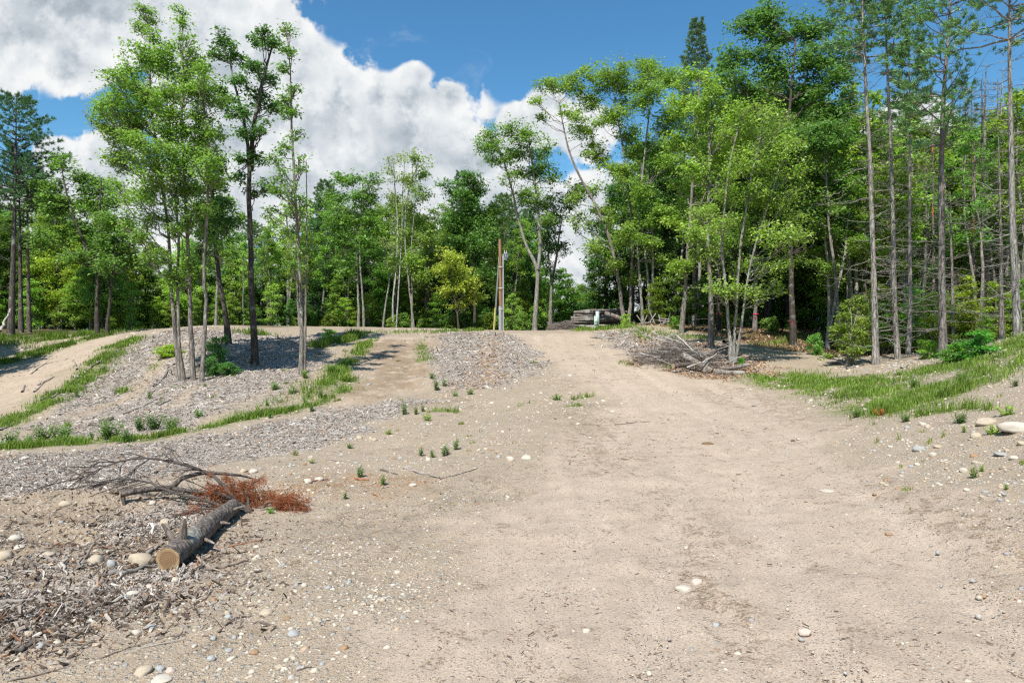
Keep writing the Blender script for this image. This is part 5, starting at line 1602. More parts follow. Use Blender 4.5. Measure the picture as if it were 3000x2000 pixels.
weed('low', 912, 1356, 14, W3c, 'tiny lime tuft on the gravel left of the weed patch')
weed('low', 1025, 1312, 16, W1, 'tiny green sprout beside the round pale stone')
weed('low', 1136, 1272, 16, W3c, 'tiny sprout near the cluster of grey stones')
weed('low', 1252, 1232, 22, W3c, 'yellowish sprout under the three upright weeds')
weed('low', 1630, 1172, 24, W1, 'low weed left of the grass tuft beside the road')
weed('low', 795, 1503, 18, (0.12, 0.30, 0.04), 'bright green seedling by the orange needles')
for u, v, s, k, l in ((1278, 1143, 34, 'upright', 'spreading weed at the foot of the middle mulch bed'), (1302, 1132, 24, 'upright', 'smaller weed right beside the spreading one'), (1268, 1108, 18, 'low', 'low sprout on the left edge of the middle mulch bed'),
                      (1335, 1160, 16, 'low', 'low sprout on the gravel under the middle mulch bed'), (1375, 1155, 18, 'low', 'two-leaved sprout right of the middle mulch bed foot')):
    weed(k, u, v, s, W1, l)
for u, v, s, k, c, l in ((893, 1108, 30, 'bushy', W3c, 'leafy sprig at the base of the tall thin tree'), (885, 1050, 20, 'low', W3c, 'leaf tuft sprouting from the trunk foot of the tall thin tree'), (805, 1142, 26, 'bushy', W1, 'round green weed alone on the mulch mound'),
                         (855, 1152, 22, 'low', W1, 'flat weed right of the round one on the mulch mound'), (972, 1095, 36, 'bushy', W1, 'dark green weed on the strip near the black trunk shadow'), (1012, 1118, 34, 'bushy', W3c, 'weed at the bottom of the green strip'),
                         (895, 1190, 40, 'upright', W1, 'tall weed in the strip at the base of the sandy slope'), (940, 1168, 34, 'upright', W1, 'second tall weed in the strip'), (912, 1205, 26, 'upright', W1, 'weed at the lower edge of the strip'),
                         (782, 1190, 24, 'upright', W1, 'thin weed on the gravel left of the strip weeds'), (790, 1224, 26, 'upright', W1, 'weed standing in the left part of the grass strip')):
    weed(k, u, v, s, c, l)
for u, v, s, k, l in ((30, 1310, 60, 'bushy', 'dark weed by the round boulder at the left edge'), (85, 1300, 34, 'bushy', 'low weed in the grass strip near the left edge'), (130, 1296, 60, 'bushy', 'tall bunch of weeds in the strip, left part'), (185, 1292, 56, 'bushy', 'wide bunch of weeds in the strip beside the dry twig'),
                      (270, 1290, 36, 'upright', 'single dark weed in the strip'), (318, 1286, 60, 'bushy', 'round weed standing up from the strip'), (368, 1296, 60, 'upright', 'upright dark weed at the front of the strip'),
                      (410, 1262, 50, 'bushy', 'blue-green shrubby weed on the mulch edge'), (455, 1258, 56, 'bushy', 'largest blue-green shrubby weed on the mulch edge'), (500, 1262, 44, 'bushy', 'spreading green weed right of the largest shrubby one'),
                      (585, 1120 + 100, 24, 'low', 'small weed on the lower mulch bed'), (300, 1090, 26, 'bushy', 'small weed on the edge of the slash row'), (222, 1165, 34, 'upright', 'weed beside the sandy track'), (440, 1168, 24, 'upright', 'weed on the sand under the clump of trees')):
    weed(k, u, v, s, W2 if 'blue' in l or 'dark' in l else W1, l)
for u, v, s, k, c, l in ((2655, 1235, 26, 'bushy', W1, 'dark little weed at the lower edge of the grassy bank'), (2812, 1240, 42, 'bushy', W1, 'leafy weed on the stones below the grassy bank'), (2825, 1266, 30, 'upright', W3c, 'grassy tuft under the leafy weed'),
                         (2905, 1272, 36, 'low', W3c, 'wide lime weed in front of the white boulder'), (2950, 1215, 40, 'low', W3c, 'broad-leaved lime weed above the white boulder'), (2850, 1400, 40, 'upright', W3c, 'spindly weed on the stony ground at the right'),
                         (2876, 1382, 24, 'upright', W3c, 'thin sprout right of the spindly weed'), (2948, 1435, 26, 'upright', W3c, 'thin sprout near the right edge'), (2510, 1222, 26, 'bushy', W1, 'weed in the thin grass at the road edge'), (2975, 1132, 26, 'bushy', (0.07, 0.13, 0.04), 'dry tuft on the bare top of the bank'),
                         (2680, 1135, 30, 'bushy', W1, 'broad-leaved plant in the middle of the grass bank'), (2820, 1130, 50, 'bushy', W1, 'large grass clump in the middle of the bank')):
    weed(k, u, v, s, c, l)
weed('low', 2580, 1215, 24, (0.35, 0.09, 0.05), 'red-leaved weed at the lower edge of the grassy bank')


def bush(u, v, hpx, wpx, label, col, k=0, name='shrub'):
    p = at(u, v)
    tr, cr = KIND['bush'][k]
    t = thing(name, label, 'shrub', tuple(p))
    s = hpx / FPX * p[1] / 2.1
    t.scale = (wpx / FPX * p[1] / 2.6, wpx / FPX * p[1] / 2.6, s)
    t.rotation_euler = (0, 0, k * 1.7 + u * 0.01)
    obj('stem', tr, t, GREYBARK)
    obj('leaves', cr, t, tuple(np.array(col) * LGAIN))


bush(640, 1085, 110, 90, 'shrub growing behind the pale stems on the mound', (0.06, 0.14, 0.03))
bush(620, 1100, 60, 60, 'small shrub at the foot of the pale stems', (0.05, 0.12, 0.03), 1)
bush(675, 1098, 40, 70, 'low shrub in the dark shade on the mound', (0.05, 0.12, 0.03), 1)
bush(490, 1045, 40, 90, 'yellow-green drooping bough hanging by the twin stems', (0.15, 0.22, 0.03), 1)
bush(2850, 1050, 90, 140, 'broad-leaved bright shrub on the top of the grassy bank', (0.06, 0.17, 0.035))
bush(2790, 1060, 60, 90, 'smaller shrub left of the broad-leaved one on the bank', (0.08, 0.17, 0.03), 1)
bush(2720, 1050, 60, 80, 'leafy bush at the foot of the kinked conifer', (0.10, 0.19, 0.03), 0)
bush(2390, 1040, 70, 50, 'sapling bush in the shade by the big dark trunk', (0.07, 0.16, 0.03), 1)
bush(1835, 955, 40, 40, 'lime bush at the foot of the double trunk', (0.14, 0.22, 0.035), 0)
bush(1985, 965, 40, 50, 'pale green bush on the bank above the brush pile', (0.10, 0.19, 0.035), 1)
bush(2170, 1075, 30, 30, 'green sprout at the foot of the three pale stems', (0.08, 0.18, 0.03), 0)
bush(1660, 955, 26, 70, 'low bush in front of the stacked logs', (0.12, 0.20, 0.03), 1)
bush(960, 1000, 40, 60, 'fresh green fern clump on the crest of the slope', (0.12, 0.24, 0.035), 0)

# ---------------------------------------------------------------- stones
STONES = []
for sd in range(6):
    g = np.random.default_rng(600 + sd)
    bmx = bmesh.new()
    bmesh.ops.create_icosphere(bmx, subdivisions=3, radius=1.0)
    for _ in range(7 if sd % 2 else 4):
        nrm = rand_dirs(g, 1)[0]
        off = g.uniform(0.55, 0.9)
        for v in bmx.verts:
            dd = float(np.dot(np.array(v.co[:]), nrm)) - off
            if dd > 0:
                v.co -= Vector(nrm * dd * 0.8)
    fr = g.uniform(1, 2.2, (3, 3))
    for v in bmx.verts:
        c = np.array(v.co[:])
        v.co *= 1 + 0.05 * math.sin(fr[0] @ c * 2) + 0.03 * math.sin(fr[1] @ c * 4 + 1) + 0.012 * math.sin(fr[2] @ c * 11)
    me = bpy.data.meshes.new('stone')
    bmx.to_mesh(me)
    bmx.free()
    me.polygons.foreach_set('use_smooth', np.ones(len(me.polygons), bool))
    me.materials.append(M_STONE)
    STONES.append(me)
TAN, WHITE, GREY, BLUE, BROWN, PINK = (0.43, 0.36, 0.265), (0.50, 0.45, 0.37), (0.34, 0.33, 0.31), (0.36, 0.36, 0.345), (0.33, 0.21, 0.12), (0.52, 0.42, 0.35)


def stone(u, v, wpx, hpx, col, label, k=None, rot=None, sink=0.4, group=None):
    """u, v: the centre of the stone in the photo; wpx, hpx: its size there"""
    g = GRN
    p = at(u, v + hpx * 0.35)
    d = p[1]
    sx = wpx / FPX * d / 2
    sz = hpx / FPX * d / 2 * (0.95 if d < 14 else 1.0)
    o = obj('stone', STONES[int(g.integers(0, 6)) if k is None else k], None, col, (p[0], p[1] + sx * 0.3, p[2] + sz * (1 - 2 * sink) * 0.9))
    o.scale = (sx, sx * g.uniform(0.75, 1.0), sz)
    o.rotation_euler = (g.normal() * 0.08, g.normal() * 0.1, g.uniform(-0.5, 0.5) if rot is None else rot)
    tag(o, label, 'stone', group)


for a in ((405, 1634, 78, 50, TAN, 'big rounded tan boulder touching the sawn log end', 0), (278, 1634, 44, 38, TAN, 'tan rounded stone beside the upright stick', 2), (322, 1646, 32, 30, BLUE, 'pale blue-grey stone between the two tan ones', 0), (8, 1622, 50, 40, TAN, 'tan boulder cut off by the left picture edge', 0),
          (132, 1622, 52, 22, TAN, 'flat tan stone half buried left of the upright stick', 1), (188, 1472, 38, 24, TAN, 'tan stone on the dirt bank above the hollow', 3), (178, 1528, 16, 14, GREY, 'small grey stone below the tan one on the dirt bank', 2), (40, 1572, 36, 24, WHITE, 'white angular stone at the left, upper of two', 3),
          (52, 1600, 34, 16, WHITE, 'white flat stone at the left, lower of two', 1), (385, 1738, 46, 22, WHITE, 'long white stone in front of the sawn log', 5), (436, 1715, 24, 18, PINK, 'pinkish stone left of the sawn log front', 2), (512, 1695, 26, 20, WHITE, 'pale stone wedged under the sawn end of the log', 0), (645, 1684, 18, 10, BLUE, 'blue-grey chip of stone right of the log', 1),
          (498, 1803, 24, 22, BROWN, 'rusty brown stone on the sand below the log', 1), (440, 1834, 30, 18, BLUE, 'blue-green flat stone on the sand below the log', 3), (397, 1850, 30, 18, WHITE, 'white stone left of the blue-green flat one', 0), (665, 1793, 22, 24, TAN, 'tan egg-shaped stone on the sand', 0),
          (778, 1790, 44, 18, TAN, 'flat long tan stone right of the egg-shaped one', 2), (858, 1852, 36, 22, BLUE, 'flat blue-grey stone right of the thin long stick', 3), (686, 1864, 16, 14, BLUE, 'small dark blue pebble below the thin stick', 2), (418, 1962, 56, 30, TAN, 'large tan stone near the bottom left', 5), (466, 1955, 30, 22, BLUE, 'blue-grey stone just right of the large tan bottom one', 0),
          (497, 1960, 30, 22, PINK, 'pink stone in the bottom row right of the blue-grey one', 1), (470, 1988, 60, 18, WHITE, 'wide white slab at the very bottom edge', 3), (115, 1888, 30, 22, BLUE, 'blue-grey stone beside the dark stump of branch', 2), (80, 1854, 34, 20, TAN, 'tan stone left of the dark branch piece', 0), (165, 1880, 24, 16, WHITE, 'white stone above the blue-grey one at the left', 3),
          (890, 1712, 22, 16, WHITE, 'white stone of the close pair on the sand', 0), (868, 1712, 14, 14, GREY, 'grey stone of the close pair on the sand', 2), (820, 1952, 26, 18, TAN, 'tan stone near the bottom left of the road', 5), (735, 1965, 22, 16, WHITE, 'white stone near the bottom, left of the road', 4), (930, 1812, 26, 18, TAN, 'tan blunt stone at the left edge of the road', 3),
          (750, 1600, 20, 12, WHITE, 'white flat stone right of the log shadow', 1), (480, 1525, 36, 30, TAN, 'tan block in the bark litter behind the log', 4), (445, 1470, 24, 18, WHITE, 'small white stone under the sawn bough', 0), (575, 1560 + 90, 18, 12, GREY, 'grey stone under the log', 2),
          (1495, 1341, 28, 20, WHITE, 'rounded white stone, left one of the pair in mid picture', 0), (1544, 1338, 36, 22, WHITE, 'larger rounded white stone, right one of the pair in mid picture', 2), (1052, 1280, 24, 16, TAN, 'pale oval stone on the gravel near the tiny green sprout', 0), (1065, 1251, 24, 12, GREY, 'grey stone at the top of the stone cluster', 1),
          (1040, 1254, 18, 12, TAN, 'tan stone at the left of the stone cluster', 3), (1095, 1286, 20, 14, TAN, 'tan stone right of the pale oval one', 4), (1028, 1284, 14, 10, BLUE, 'blue-grey stone left of the pale oval one', 2), (1000, 1330, 14, 10, BLUE, 'dark blue stone on the gravel above the dead bough', 1), (900, 1406, 28, 20, WHITE, 'white stone by the red twig, left of two', 0),
          (935, 1402, 30, 16, WHITE, 'long pale stone by the red twig, right of two', 5), (738, 1378, 30, 18, WHITE, 'pale stone above the orange needles', 4), (712, 1376, 24, 16, TAN, 'tan stone above the orange needles', 1), (1255, 1344, 18, 18, WHITE, 'small upright white stone under the weed patch', 2), (1210, 1418, 24, 14, WHITE, 'flat pale stone near the grey dead stick', 3),
          (2075, 1298, 36, 14, (0.17, 0.11, 0.06), 'dark brown clod lying alone on the sandy road', 1), (2325, 1289, 14, 8, (0.15, 0.10, 0.06), 'small dark clod on the far right of the road', 2), (2003, 1722, 50, 20, WHITE, 'white smooth stone in the middle of the road', 0), (2040, 1702, 42, 26, PINK, 'pinkish half buried stone behind the white one in the road', 4),
          (2605, 1562, 24, 14, BROWN, 'brown block of stone on the right of the road', 3), (2100, 1828, 26, 14, BLUE, 'blue-grey pointed stone in the road', 5), (2360, 1848, 40, 22, PINK, 'flat pink stone low in the road', 1), (2350, 1870, 20, 14, GREY, 'grey stone under the flat pink one', 2), (1718, 1846, 26, 22, WHITE, 'whitish stone in the left wheel track', 3),
          (2880, 1744, 22, 10, BROWN, 'brown stone at the far right of the road', 1), (1740, 1495 + 230, 14, 10, WHITE, 'tiny white stone left of the road middle', 0), (2425, 1437, 40, 6, WHITE, 'thin white slab flush with the road at the right', 0),
          (2695, 1311, 40, 26, GREY, 'grey boulder on the stony ground at the right', 3), (2900, 1232, 68, 30, TAN, 'long tan boulder below the grassy bank', 5), (2990, 1246, 110, 44, WHITE, 'largest white boulder at the right picture edge', 0), (2862, 1272, 30, 26, TAN, 'tan stone under the long tan boulder', 1), (2748, 1306, 30, 14, TAN, 'tan flat stone right of the grey boulder', 3),
          (2735, 1328, 24, 16, WHITE, 'white stone just below the flat tan one', 0), (2660, 1250, 16, 14, BLUE, 'blue stone under the little dark weed', 2), (2690, 1358, 22, 10, WHITE, 'white flat stone on the stony ground', 5), (2630, 1353, 14, 10, WHITE, 'small white stone beside the road edge', 0), (2935, 1328, 44, 14, GREY, 'grey slab on the stony ground near the right edge', 3),
          (2975, 1338, 28, 16, WHITE, 'white stone right of the grey slab', 2), (2855, 1332, 26, 18, BROWN, 'rust-coloured stone on the stony ground', 4), (2860, 1352, 22, 14, TAN, 'tan stone under the rust-coloured one', 1), (2825, 1374, 26, 18, WHITE, 'white stone left of the spindly weed', 0), (2995, 1296, 30, 18, TAN, 'tan stone at the right edge under the largest boulder', 3),
          (2835, 1432, 22, 12, WHITE, 'white pebble under the spindly weed', 2), (2890, 1438, 22, 10, GREY, 'grey pebble right of the white one under the weed', 1), (2705, 1240, 24, 14, WHITE, 'white stone at the foot of the grassy bank', 0), (2720, 1246, 20, 14, TAN, 'tan stone beside the white one at the bank foot', 3),
          (8, 1296, 36, 26, WHITE, 'pale round boulder at the left edge of the grass strip', 0), (70, 1340, 28, 14, WHITE, 'pale flat stone below the grass strip', 5), (595, 1140, 14, 9, TAN, 'tan stone on the mulch right of the tree clump', 0), (560, 1128, 12, 9, TAN, 'tan stone at the foot of the pale stems', 2),
          (1670, 1222, 16, 12, TAN, 'tan stone on the gravel by the road tuft', 1), (1795, 1205, 20, 10, WHITE, 'white flat stone at the road edge', 3), (1768, 1173, 18, 8, WHITE, 'pale flat stone right of the road tuft', 0), (1695, 1240, 18, 8, WHITE, 'pale slab on the gravel below the road tuft', 5),
          (2480, 1175, 12, 7, WHITE, 'small white stone in the thin grass', 0), (2200, 1140, 12, 6, WHITE, 'tiny pale stone at the junction of the tracks', 2), (1890, 1040, 10, 7, TAN, 'pale pebble on the bank left of the brush pile', 0)):
    stone(*a[:6], a[6])
# more loose cobbles on the rough ground: too alike to tell apart
g = np.random.default_rng(650)
for lab, grp, n, u0, u1, v0, v1 in (('loose cobble on the stony ground below the grassy bank', 'cobbles right of the road', 62, 2560, 3000, 1245, 1480), ('loose cobble on the gravel between the dead bough and the road', 'cobbles left of the road', 44, 760, 1500, 1230, 1420),
                                    ('loose cobble on the sand below the sawn log', 'cobbles below the log', 40, 30, 1050, 1740, 1990)):
    for _ in range(n):
        u, v = g.uniform(u0, u1), g.uniform(v0, v1)
        if u0 > 2500 and v > 1250 + (3000 - u) * 0.55:
            u = 3000 - (3000 - u) * 0.4
        s = g.uniform(9, 20) * (0.75 + (v - 1250) / 900)
        c = (TAN, WHITE, GREY, BLUE, TAN, WHITE, BROWN)[int(g.integers(0, 7))]
        stone(u, v, s, s * g.uniform(0.45, 0.75), c, lab, None, g.uniform(0, 6), group=grp)

# ================================================================ timber, sticks and the pole
m, t = new_mat('cut_wood')
oi = t.new('ShaderNodeObjectInfo')
tco = t.new('ShaderNodeTexCoord')
O = t.vm('ADD', tco.outputs['Object'], t.vm('SCALE', t.vm('SUBTRACT', t.noise(tco.outputs['Object'], 6, 3, color=True), (.5, .5, .5)), 0.03))
rad_ = t.vm('LENGTH', O, out=1)
ring = t.m('SINE', t.m('MULTIPLY', rad_, 300.0))
c = t.mix(t.m('MULTIPLY_ADD', ring, 0.5, 0.5), (0.17, 0.10, 0.05), (0.33, 0.21, 0.11))
c = t.mix(t.rng(rad_, 0.10, 0.135), c, (0.40, 0.28, 0.15))
c = t.mix(t.rng(t.noise(tco.outputs['Object'], 12, 5, 0.7), 0.5, 0.7), c, (0.22, 0.14, 0.08))
finish(t, c, 0.85, ring, 0.15, 0.004)
M_CUT = m
M_OLDWOOD = tint_material('old_wood', 0.92, 16, 0.2, 0.8, 0.6)


def frame(d):
    d = d / np.linalg.norm(d)
    a = np.cross(d, [0.02, 0.05, 1.0])
    a /= np.linalg.norm(a)
    return d, a, np.cross(a, d)


def log_mesh(path, radii, seed, sides=14, rough=0.05, k=6):
    """a barked round timber; returns (bark, [end discs with their centre])"""
    g = np.random.default_rng(seed)
    P_, R_ = resample(path, radii, k)
    n = len(P_)
    th = np.arange(sides) / sides
    nz = 1 + rough * 2 * np.array([[vnoise(np.array(i * 0.45), np.array(j * 0.9), seed) + 0.6 * vnoise(np.array(i * 1.3), np.array(j * 2.1), seed + 3) for j in range(sides)] for i in range(n)])
    mb = MB()
    T = norm(np.gradient(P_, axis=0))
    V = []
    for i in range(n):
        d, a, b = frame(T[i])
        V.append(P_[i] + (a[None] * np.cos(th * 6.2832)[:, None] + b[None] * np.sin(th * 6.2832)[:, None]) * (R_[i] * nz[i])[:, None])
    V = np.array(V)
    idx = np.arange(n * sides).reshape(n, sides)
    F = np.stack([idx[:-1], np.roll(idx[:-1], -1, 1), np.roll(idx[1:], -1, 1), idx[1:]], -1).reshape(-1, 4)
    mb.add(V.reshape(-1, 3), F)
    ends = []
    for i, s in ((0, -1), (n - 1, 1)):
        c0 = P_[i]
        rim = c0 + (V[i] - c0) * 0.985 + T[i] * s * 0.004
        vv = np.vstack([[c0 + T[i] * s * 0.006], c0 + (rim - c0) * 0.5 + T[i] * s * 0.001, rim, c0 + (V[i] - c0) * 0.985 - T[i] * s * 0.02])
        f3 = np.stack([np.zeros(sides, int), 1 + np.arange(sides), 1 + (np.arange(sides) + 1) % sides], 1)
        q = []
        for r_ in (0, 1):
            a0, b0 = 1 + r_ * sides + np.arange(sides), 1 + (r_ + 1) * sides + np.arange(sides)
            q.append(np.stack([a0, b0, np.roll(b0, -1), np.roll(a0, -1)], 1))
        ends.append((c0, vv, f3 if s > 0 else f3[:, ::-1], np.concatenate(q)))
    return mb, ends


def add_end(e, t, mat, color=None, name='cut_end'):
    c0, vv, f3, f4 = e
    me = mk_mesh(name, vv - c0, [f3, f4], mat, False)
    o = obj(name, me, t, color, tuple(c0 - np.array(t.location)))
    return o


# the sawn log in the foreground
A, B = px(492, 1652, 9.0), px(684, 1508, 11.6)
ga, gb = float(gz(A[0], A[1])), float(gz(B[0], B[1]))
A[2], B[2] = ga + 0.145, gb + 0.13
t = thing('sawn_log', 'mossy grey-barked log with a fresh sawn end, lying in the hollow', 'log', (A[0], A[1], ga))
mid1, mid2 = A + (B - A) * 0.33 + [0.015, 0, 0.02], A + (B - A) * 0.66 + [-0.01, 0, 0.01]
mb, ends = log_mesh([A, mid1, mid2, B], [0.152, 0.15, 0.143, 0.13], 5, 26, 0.10, 14)
o = obj('bark', mb.build('bark', M_BARK, True, np.array(t.location)), t, (0.20, 0.165, 0.14))
add_end(ends[0], t, M_CUT)
add_end(ends[1], t, M_CUT)
for q, dr, L, r in ((0.17, (0.15, -0.1, 0.9), 0.30, 0.052), (0.14, (-0.6, 0.1, 0.8), 0.32, 0.045), (0.36, (0.8, -0.5, -0.05), 0.34, 0.03), (0.62, (0.85, -0.2, 0.05), 0.2, 0.03), (0.85, (0.9, 0.1, 0.3), 0.22, 0.025)):
    s0 = A + (B - A) * q
    d = np.array(dr) / np.linalg.norm(dr)
    mb = MB()
    tubes(mb, np.array([s0, s0 + d * (0.12 + L * 0.4) + [0.01, 0, 0.01], s0 + d * (0.12 + L)]), [r * 1.35, r * 0.85, r * 0.35], 7)
    obj('branch_stub', mb.build('branch_stub', M_BARK, True, np.array(t.location)), t, (0.27, 0.22, 0.18))


def stick_pts(pts, hover=0.0):
    """points given where the photo shows them; each on the ground unless it has its own depth"""
    out = []
    for p in pts:
        q = at(p[0], p[1]) if len(p) == 2 else px(*p)
        out.append(q + [0, 0, hover])
    return np.array(out)


def stick(pts, rpx, label, col=(0.26, 0.22, 0.19), name='stick', cat='stick', twigs=0, seed=0, group=None, tip=0.45, ends=False, hover=None):
    P_ = stick_pts(pts)
    d = P_[:, 1].mean()
    r = rpx / FPX * d
    for i, p in enumerate(pts):
        if len(p) == 2:
            P_[i, 2] += r * 0.8 if hover is None else hover
    t = thing(name, label, cat, tuple(P_[0] - [0, 0, r]), group)
    g = np.random.default_rng(seed + int(pts[0][0]))
    rr = np.linspace(r, r * tip, len(P_))
    if ends:
        mb, en = log_mesh(P_, rr, seed + 9, 10, 0.07)
        obj('bark', mb.build('bark', M_BARK, True, np.array(t.location)), t, col)
        add_end(en[0], t, M_OLDWOOD, (0.40, 0.30, 0.19))
        add_end(en[1], t, M_OLDWOOD, (0.40, 0.30, 0.19))
    else:
        mb = MB()
        Q, S = resample(P_, rr, 5)
        Q[1:-1] += g.normal(size=(len(Q) - 2, 3)) * r * 0.35
        tubes(mb, Q, S * g.uniform(0.85, 1.15, len(S)), 7)
        for _ in range(twigs):
            k = int(g.integers(2, len(Q) - 1))
            dr = rand_dirs(g, 1)[0] * [1, 1, 0.5] + [0, 0, 0.25]
            L = g.uniform(0.08, 0.3)
            tubes(mb, np.array([Q[k], Q[k] + dr * L * 0.5 + g.normal(size=3) * 0.01, Q[k] + dr * L]), [S[k] * 0.5, S[k] * 0.35, 0.002], 4)
        obj('wood', mb.build('wood', M_TWIG, True, np.array(t.location)), t, col)
    return t


# sawn bough with its cut end facing left
pts = [(352, 1446, 11.9), (385, 1440, 12.0), (440, 1432, 12.2), (505, 1428, 12.4), (530, 1400, 12.5), (585, 1385, 12.6), (650, 1386, 12.8), (705, 1392, 13.0), (750, 1404, 13.2)]
P_ = np.array([px(*p) for p in pts])
t = thing('sawn_bough', 'crooked barked bough with a pale sawn end pointing left, behind the log', 'branch', (P_[0][0], P_[0][1], float(gz(P_[0][0], P_[0][1]))))
mb, ends = log_mesh(P_, [0.062, 0.058, 0.055, 0.05, 0.043, 0.036, 0.03, 0.022, 0.012], 21, 12, 0.08, 5)
obj('bark', mb.build('bark', M_BARK, True, np.array(t.location)), t, (0.17, 0.14, 0.12))
add_end(ends[0], t, M_OLDWOOD, (0.46, 0.34, 0.20))
mb = MB()
S0 = px(360, 1455, 11.9)
tubes(mb, np.array([S0 - [0.0, 0, 0.0], S0 + [0.03, 0, -0.16], S0 + [0.10, 0.02, -0.30]]), [0.035, 0.028, 0.012], 7)
tubes(mb, np.array([px(505, 1430, 12.4), px(560, 1440, 12.3), px(640, 1446, 12.2), px(735, 1492, 12.0)]), [0.045, 0.04, 0.034, 0.03], 7)
obj('side_limb', mb.build('side_limb', M_BARK, True, np.array(t.location)), t, (0.12, 0.10, 0.085))

# dead branch arching left, with a fan of orange needles at its right
t = thing('dead_branch', 'arching dead pine branch with bare twigs and a mass of orange needles', 'branch', tuple(at(745, 1512)))
g = np.random.default_rng(31)
mb = MB()
arcs = [([(752, 1508, 11.8), (705, 1480, 11.9), (655, 1420, 12.2), (605, 1380, 12.5), (530, 1357, 12.5), (440, 1341, 12.5), (370, 1345, 12.4), (300, 1368, 12.4), (235, 1405, 12.3)], 0.030),
        ([(748, 1506, 11.8), (660, 1482, 11.8), (590, 1462, 11.9), (500, 1440, 12.1), (425, 1408, 12.5), (345, 1400, 12.8), (280, 1425, 12.9), (210, 1455, 12.8)], 0.026),
        ([(740, 1500, 11.8), (665, 1450, 12.0), (600, 1442, 12.0), (545, 1440, 12.0)], 0.028), ([(735, 1498, 11.7), (650, 1488, 11.6), (570, 1490, 11.6), (500, 1530, 11.3)], 0.018),
        ([(700, 1440, 12.2), (680, 1420, 12.4), (660, 1395, 12.6)], 0.014), ([(735, 1500, 11.8), (720, 1440, 12.2), (740, 1415, 12.6), (775, 1395, 12.9)], 0.016),
        ([(750, 1506, 11.8), (800, 1460, 12.3), (850, 1455, 12.4), (885, 1490, 12.0)], 0.012), ([(745, 1500, 11.8), (830, 1485, 12.0), (880, 1492, 11.9)], 0.012), ([(740, 1500, 11.8), (690, 1440, 12.4), (640, 1420, 12.6)], 0.012)]
needs_c, needs_d = [], []
for n_, (pp, r) in enumerate(arcs):
    Q, S = resample(np.array([px(*p) for p in pp]), np.linspace(r * 1.35, 0.007, len(pp)), 5)
    Q[1:-1] += g.normal(size=(len(Q) - 2, 3)) * 0.006
    tubes(mb, Q, S, 7)
    if n_ < 4:
        for _ in range((26, 26, 6, 9)[n_]):
            k = int(g.integers(int(len(Q) * 0.35), len(Q) - 1))
            dr = norm((Q[min(k + 2, len(Q) - 1)] - Q[k]) + 0.0)[None][0] + np.array([0, g.normal() * 0.8, g.normal() * 0.45 - 0.25])
            L = g.uniform(0.15, 0.75)
            e = Q[k] + dr * L
            e[2] = max(e[2], float(gz(e[0], e[1])) + 0.01)
            mdl = (Q[k] + e) / 2 + g.normal(size=3) * 0.03 + [0, 0, 0.04]
            tubes(mb, np.array([Q[k], mdl, e]), [0.010, 0.008, 0.004], 4)
            for _s in range(3):
                e2 = mdl + (e - mdl) * g.uniform(0.2, 0.9) + rand_dirs(g, 1)[0] * [0.18, 0.12, 0.08]
                tubes(mb, np.array([mdl, (mdl + e2) / 2, e2]), [0.006, 0.005, 0.003], 3)
    if n_ >= 2:
        for f in g.uniform(0.25, 1, 26):
            q = Q[int(f * (len(Q) - 1))]
            if q[0] > px(590, 1450, 12.2)[0]:
                needs_c.append(q + g.normal(size=3) * [0.10, 0.08, 0.04])
                needs_d.append([g.normal() * 0.5 + 0.2, g.normal() * 0.4, -0.8])
obj('twigs', mb.build('twigs', M_TWIG, True, np.array(t.location)), t, (0.085, 0.07, 0.06))
for _ in range(170):
    u = g.uniform(600, 900)
    c0, hw = 1425 + (u - 600) * 0.24, 26 + 20 * math.exp(-((u - 720) / 80) ** 2)
    q = px(u, g.normal(c0, hw * 0.6), g.uniform(11.8, 12.9))
    q[2] = max(q[2], float(gz(q[0], q[1])) + g.uniform(0.01, 0.12))
    needs_c.append(q)
    needs_d.append([g.normal() * 0.6 + 0.2, g.normal() * 0.4, -0.5])
nd = MB()
needle_tufts(nd, g, np.array(needs_c), norm(np.array(needs_d)), 16, 0.12, 0.008, 0.5)
obj('orange_needles', nd.build('orange_needles', M_RUST, False, np.array(t.location)), t, (0.25, 0.085, 0.035))

GR, DK, PL, RD = (0.27, 0.24, 0.21), (0.13, 0.105, 0.085), (0.38, 0.345, 0.30), (0.28, 0.12, 0.07)
stick([(236, 1672), (250, 1640, 9.35), (279, 1588, 9.3)], 6.5, 'grey stick poking upright out of the debris left of the log', GR)
stick([(320, 1688), (380, 1682), (455, 1660)], 9, 'thick grey limb lying against the sawn end of the log', (0.22, 0.20, 0.18), 'limb', 'branch')
stick([(2, 1768), (60, 1766), (125, 1758)], 7, 'grey limb at the left picture edge below the boulder', GR, twigs=2)
stick([(36, 1922), (70, 1905), (105, 1882)], 10, 'short thick dark branch piece near the bottom left corner', DK, 'branch_piece', 'branch')
stick([(10, 1890), (60, 1888), (90, 1884)], 6, 'grey stick just above the dark branch piece', GR)
stick([(20, 1999), (170, 1962), (290, 1930), (400, 1890), (480, 1868), (565, 1852)], 2.6, 'very long thin curved stick across the bottom left', (0.24, 0.19, 0.15), twigs=1)
stick([(365, 1916), (440, 1892), (545, 1872)], 2.6, 'pale thin stick running beside the very long one', PL)
stick([(642, 1855), (660, 1832), (690, 1812), (735, 1806)], 3, 'forked dark twig on the sand below the log', DK, twigs=2)
stick([(870, 1968), (900, 1955), (920, 1955)], 3, 'short dark twig near the bottom left of the road', DK)
stick([(600, 1672), (650, 1665), (725, 1645)], 8, 'brown limb lying right of the log on the sand', (0.28, 0.22, 0.17), 'limb', 'branch')
stick([(570, 1622, 9.6), (605, 1662), (665, 1682)], 4, 'bent bare twig leaning from the log to the sand', (0.34, 0.28, 0.22), twigs=2)
stick([(640, 1608), (700, 1598), (785, 1580)], 2.6, 'straight reddish twig right of the log', RD)
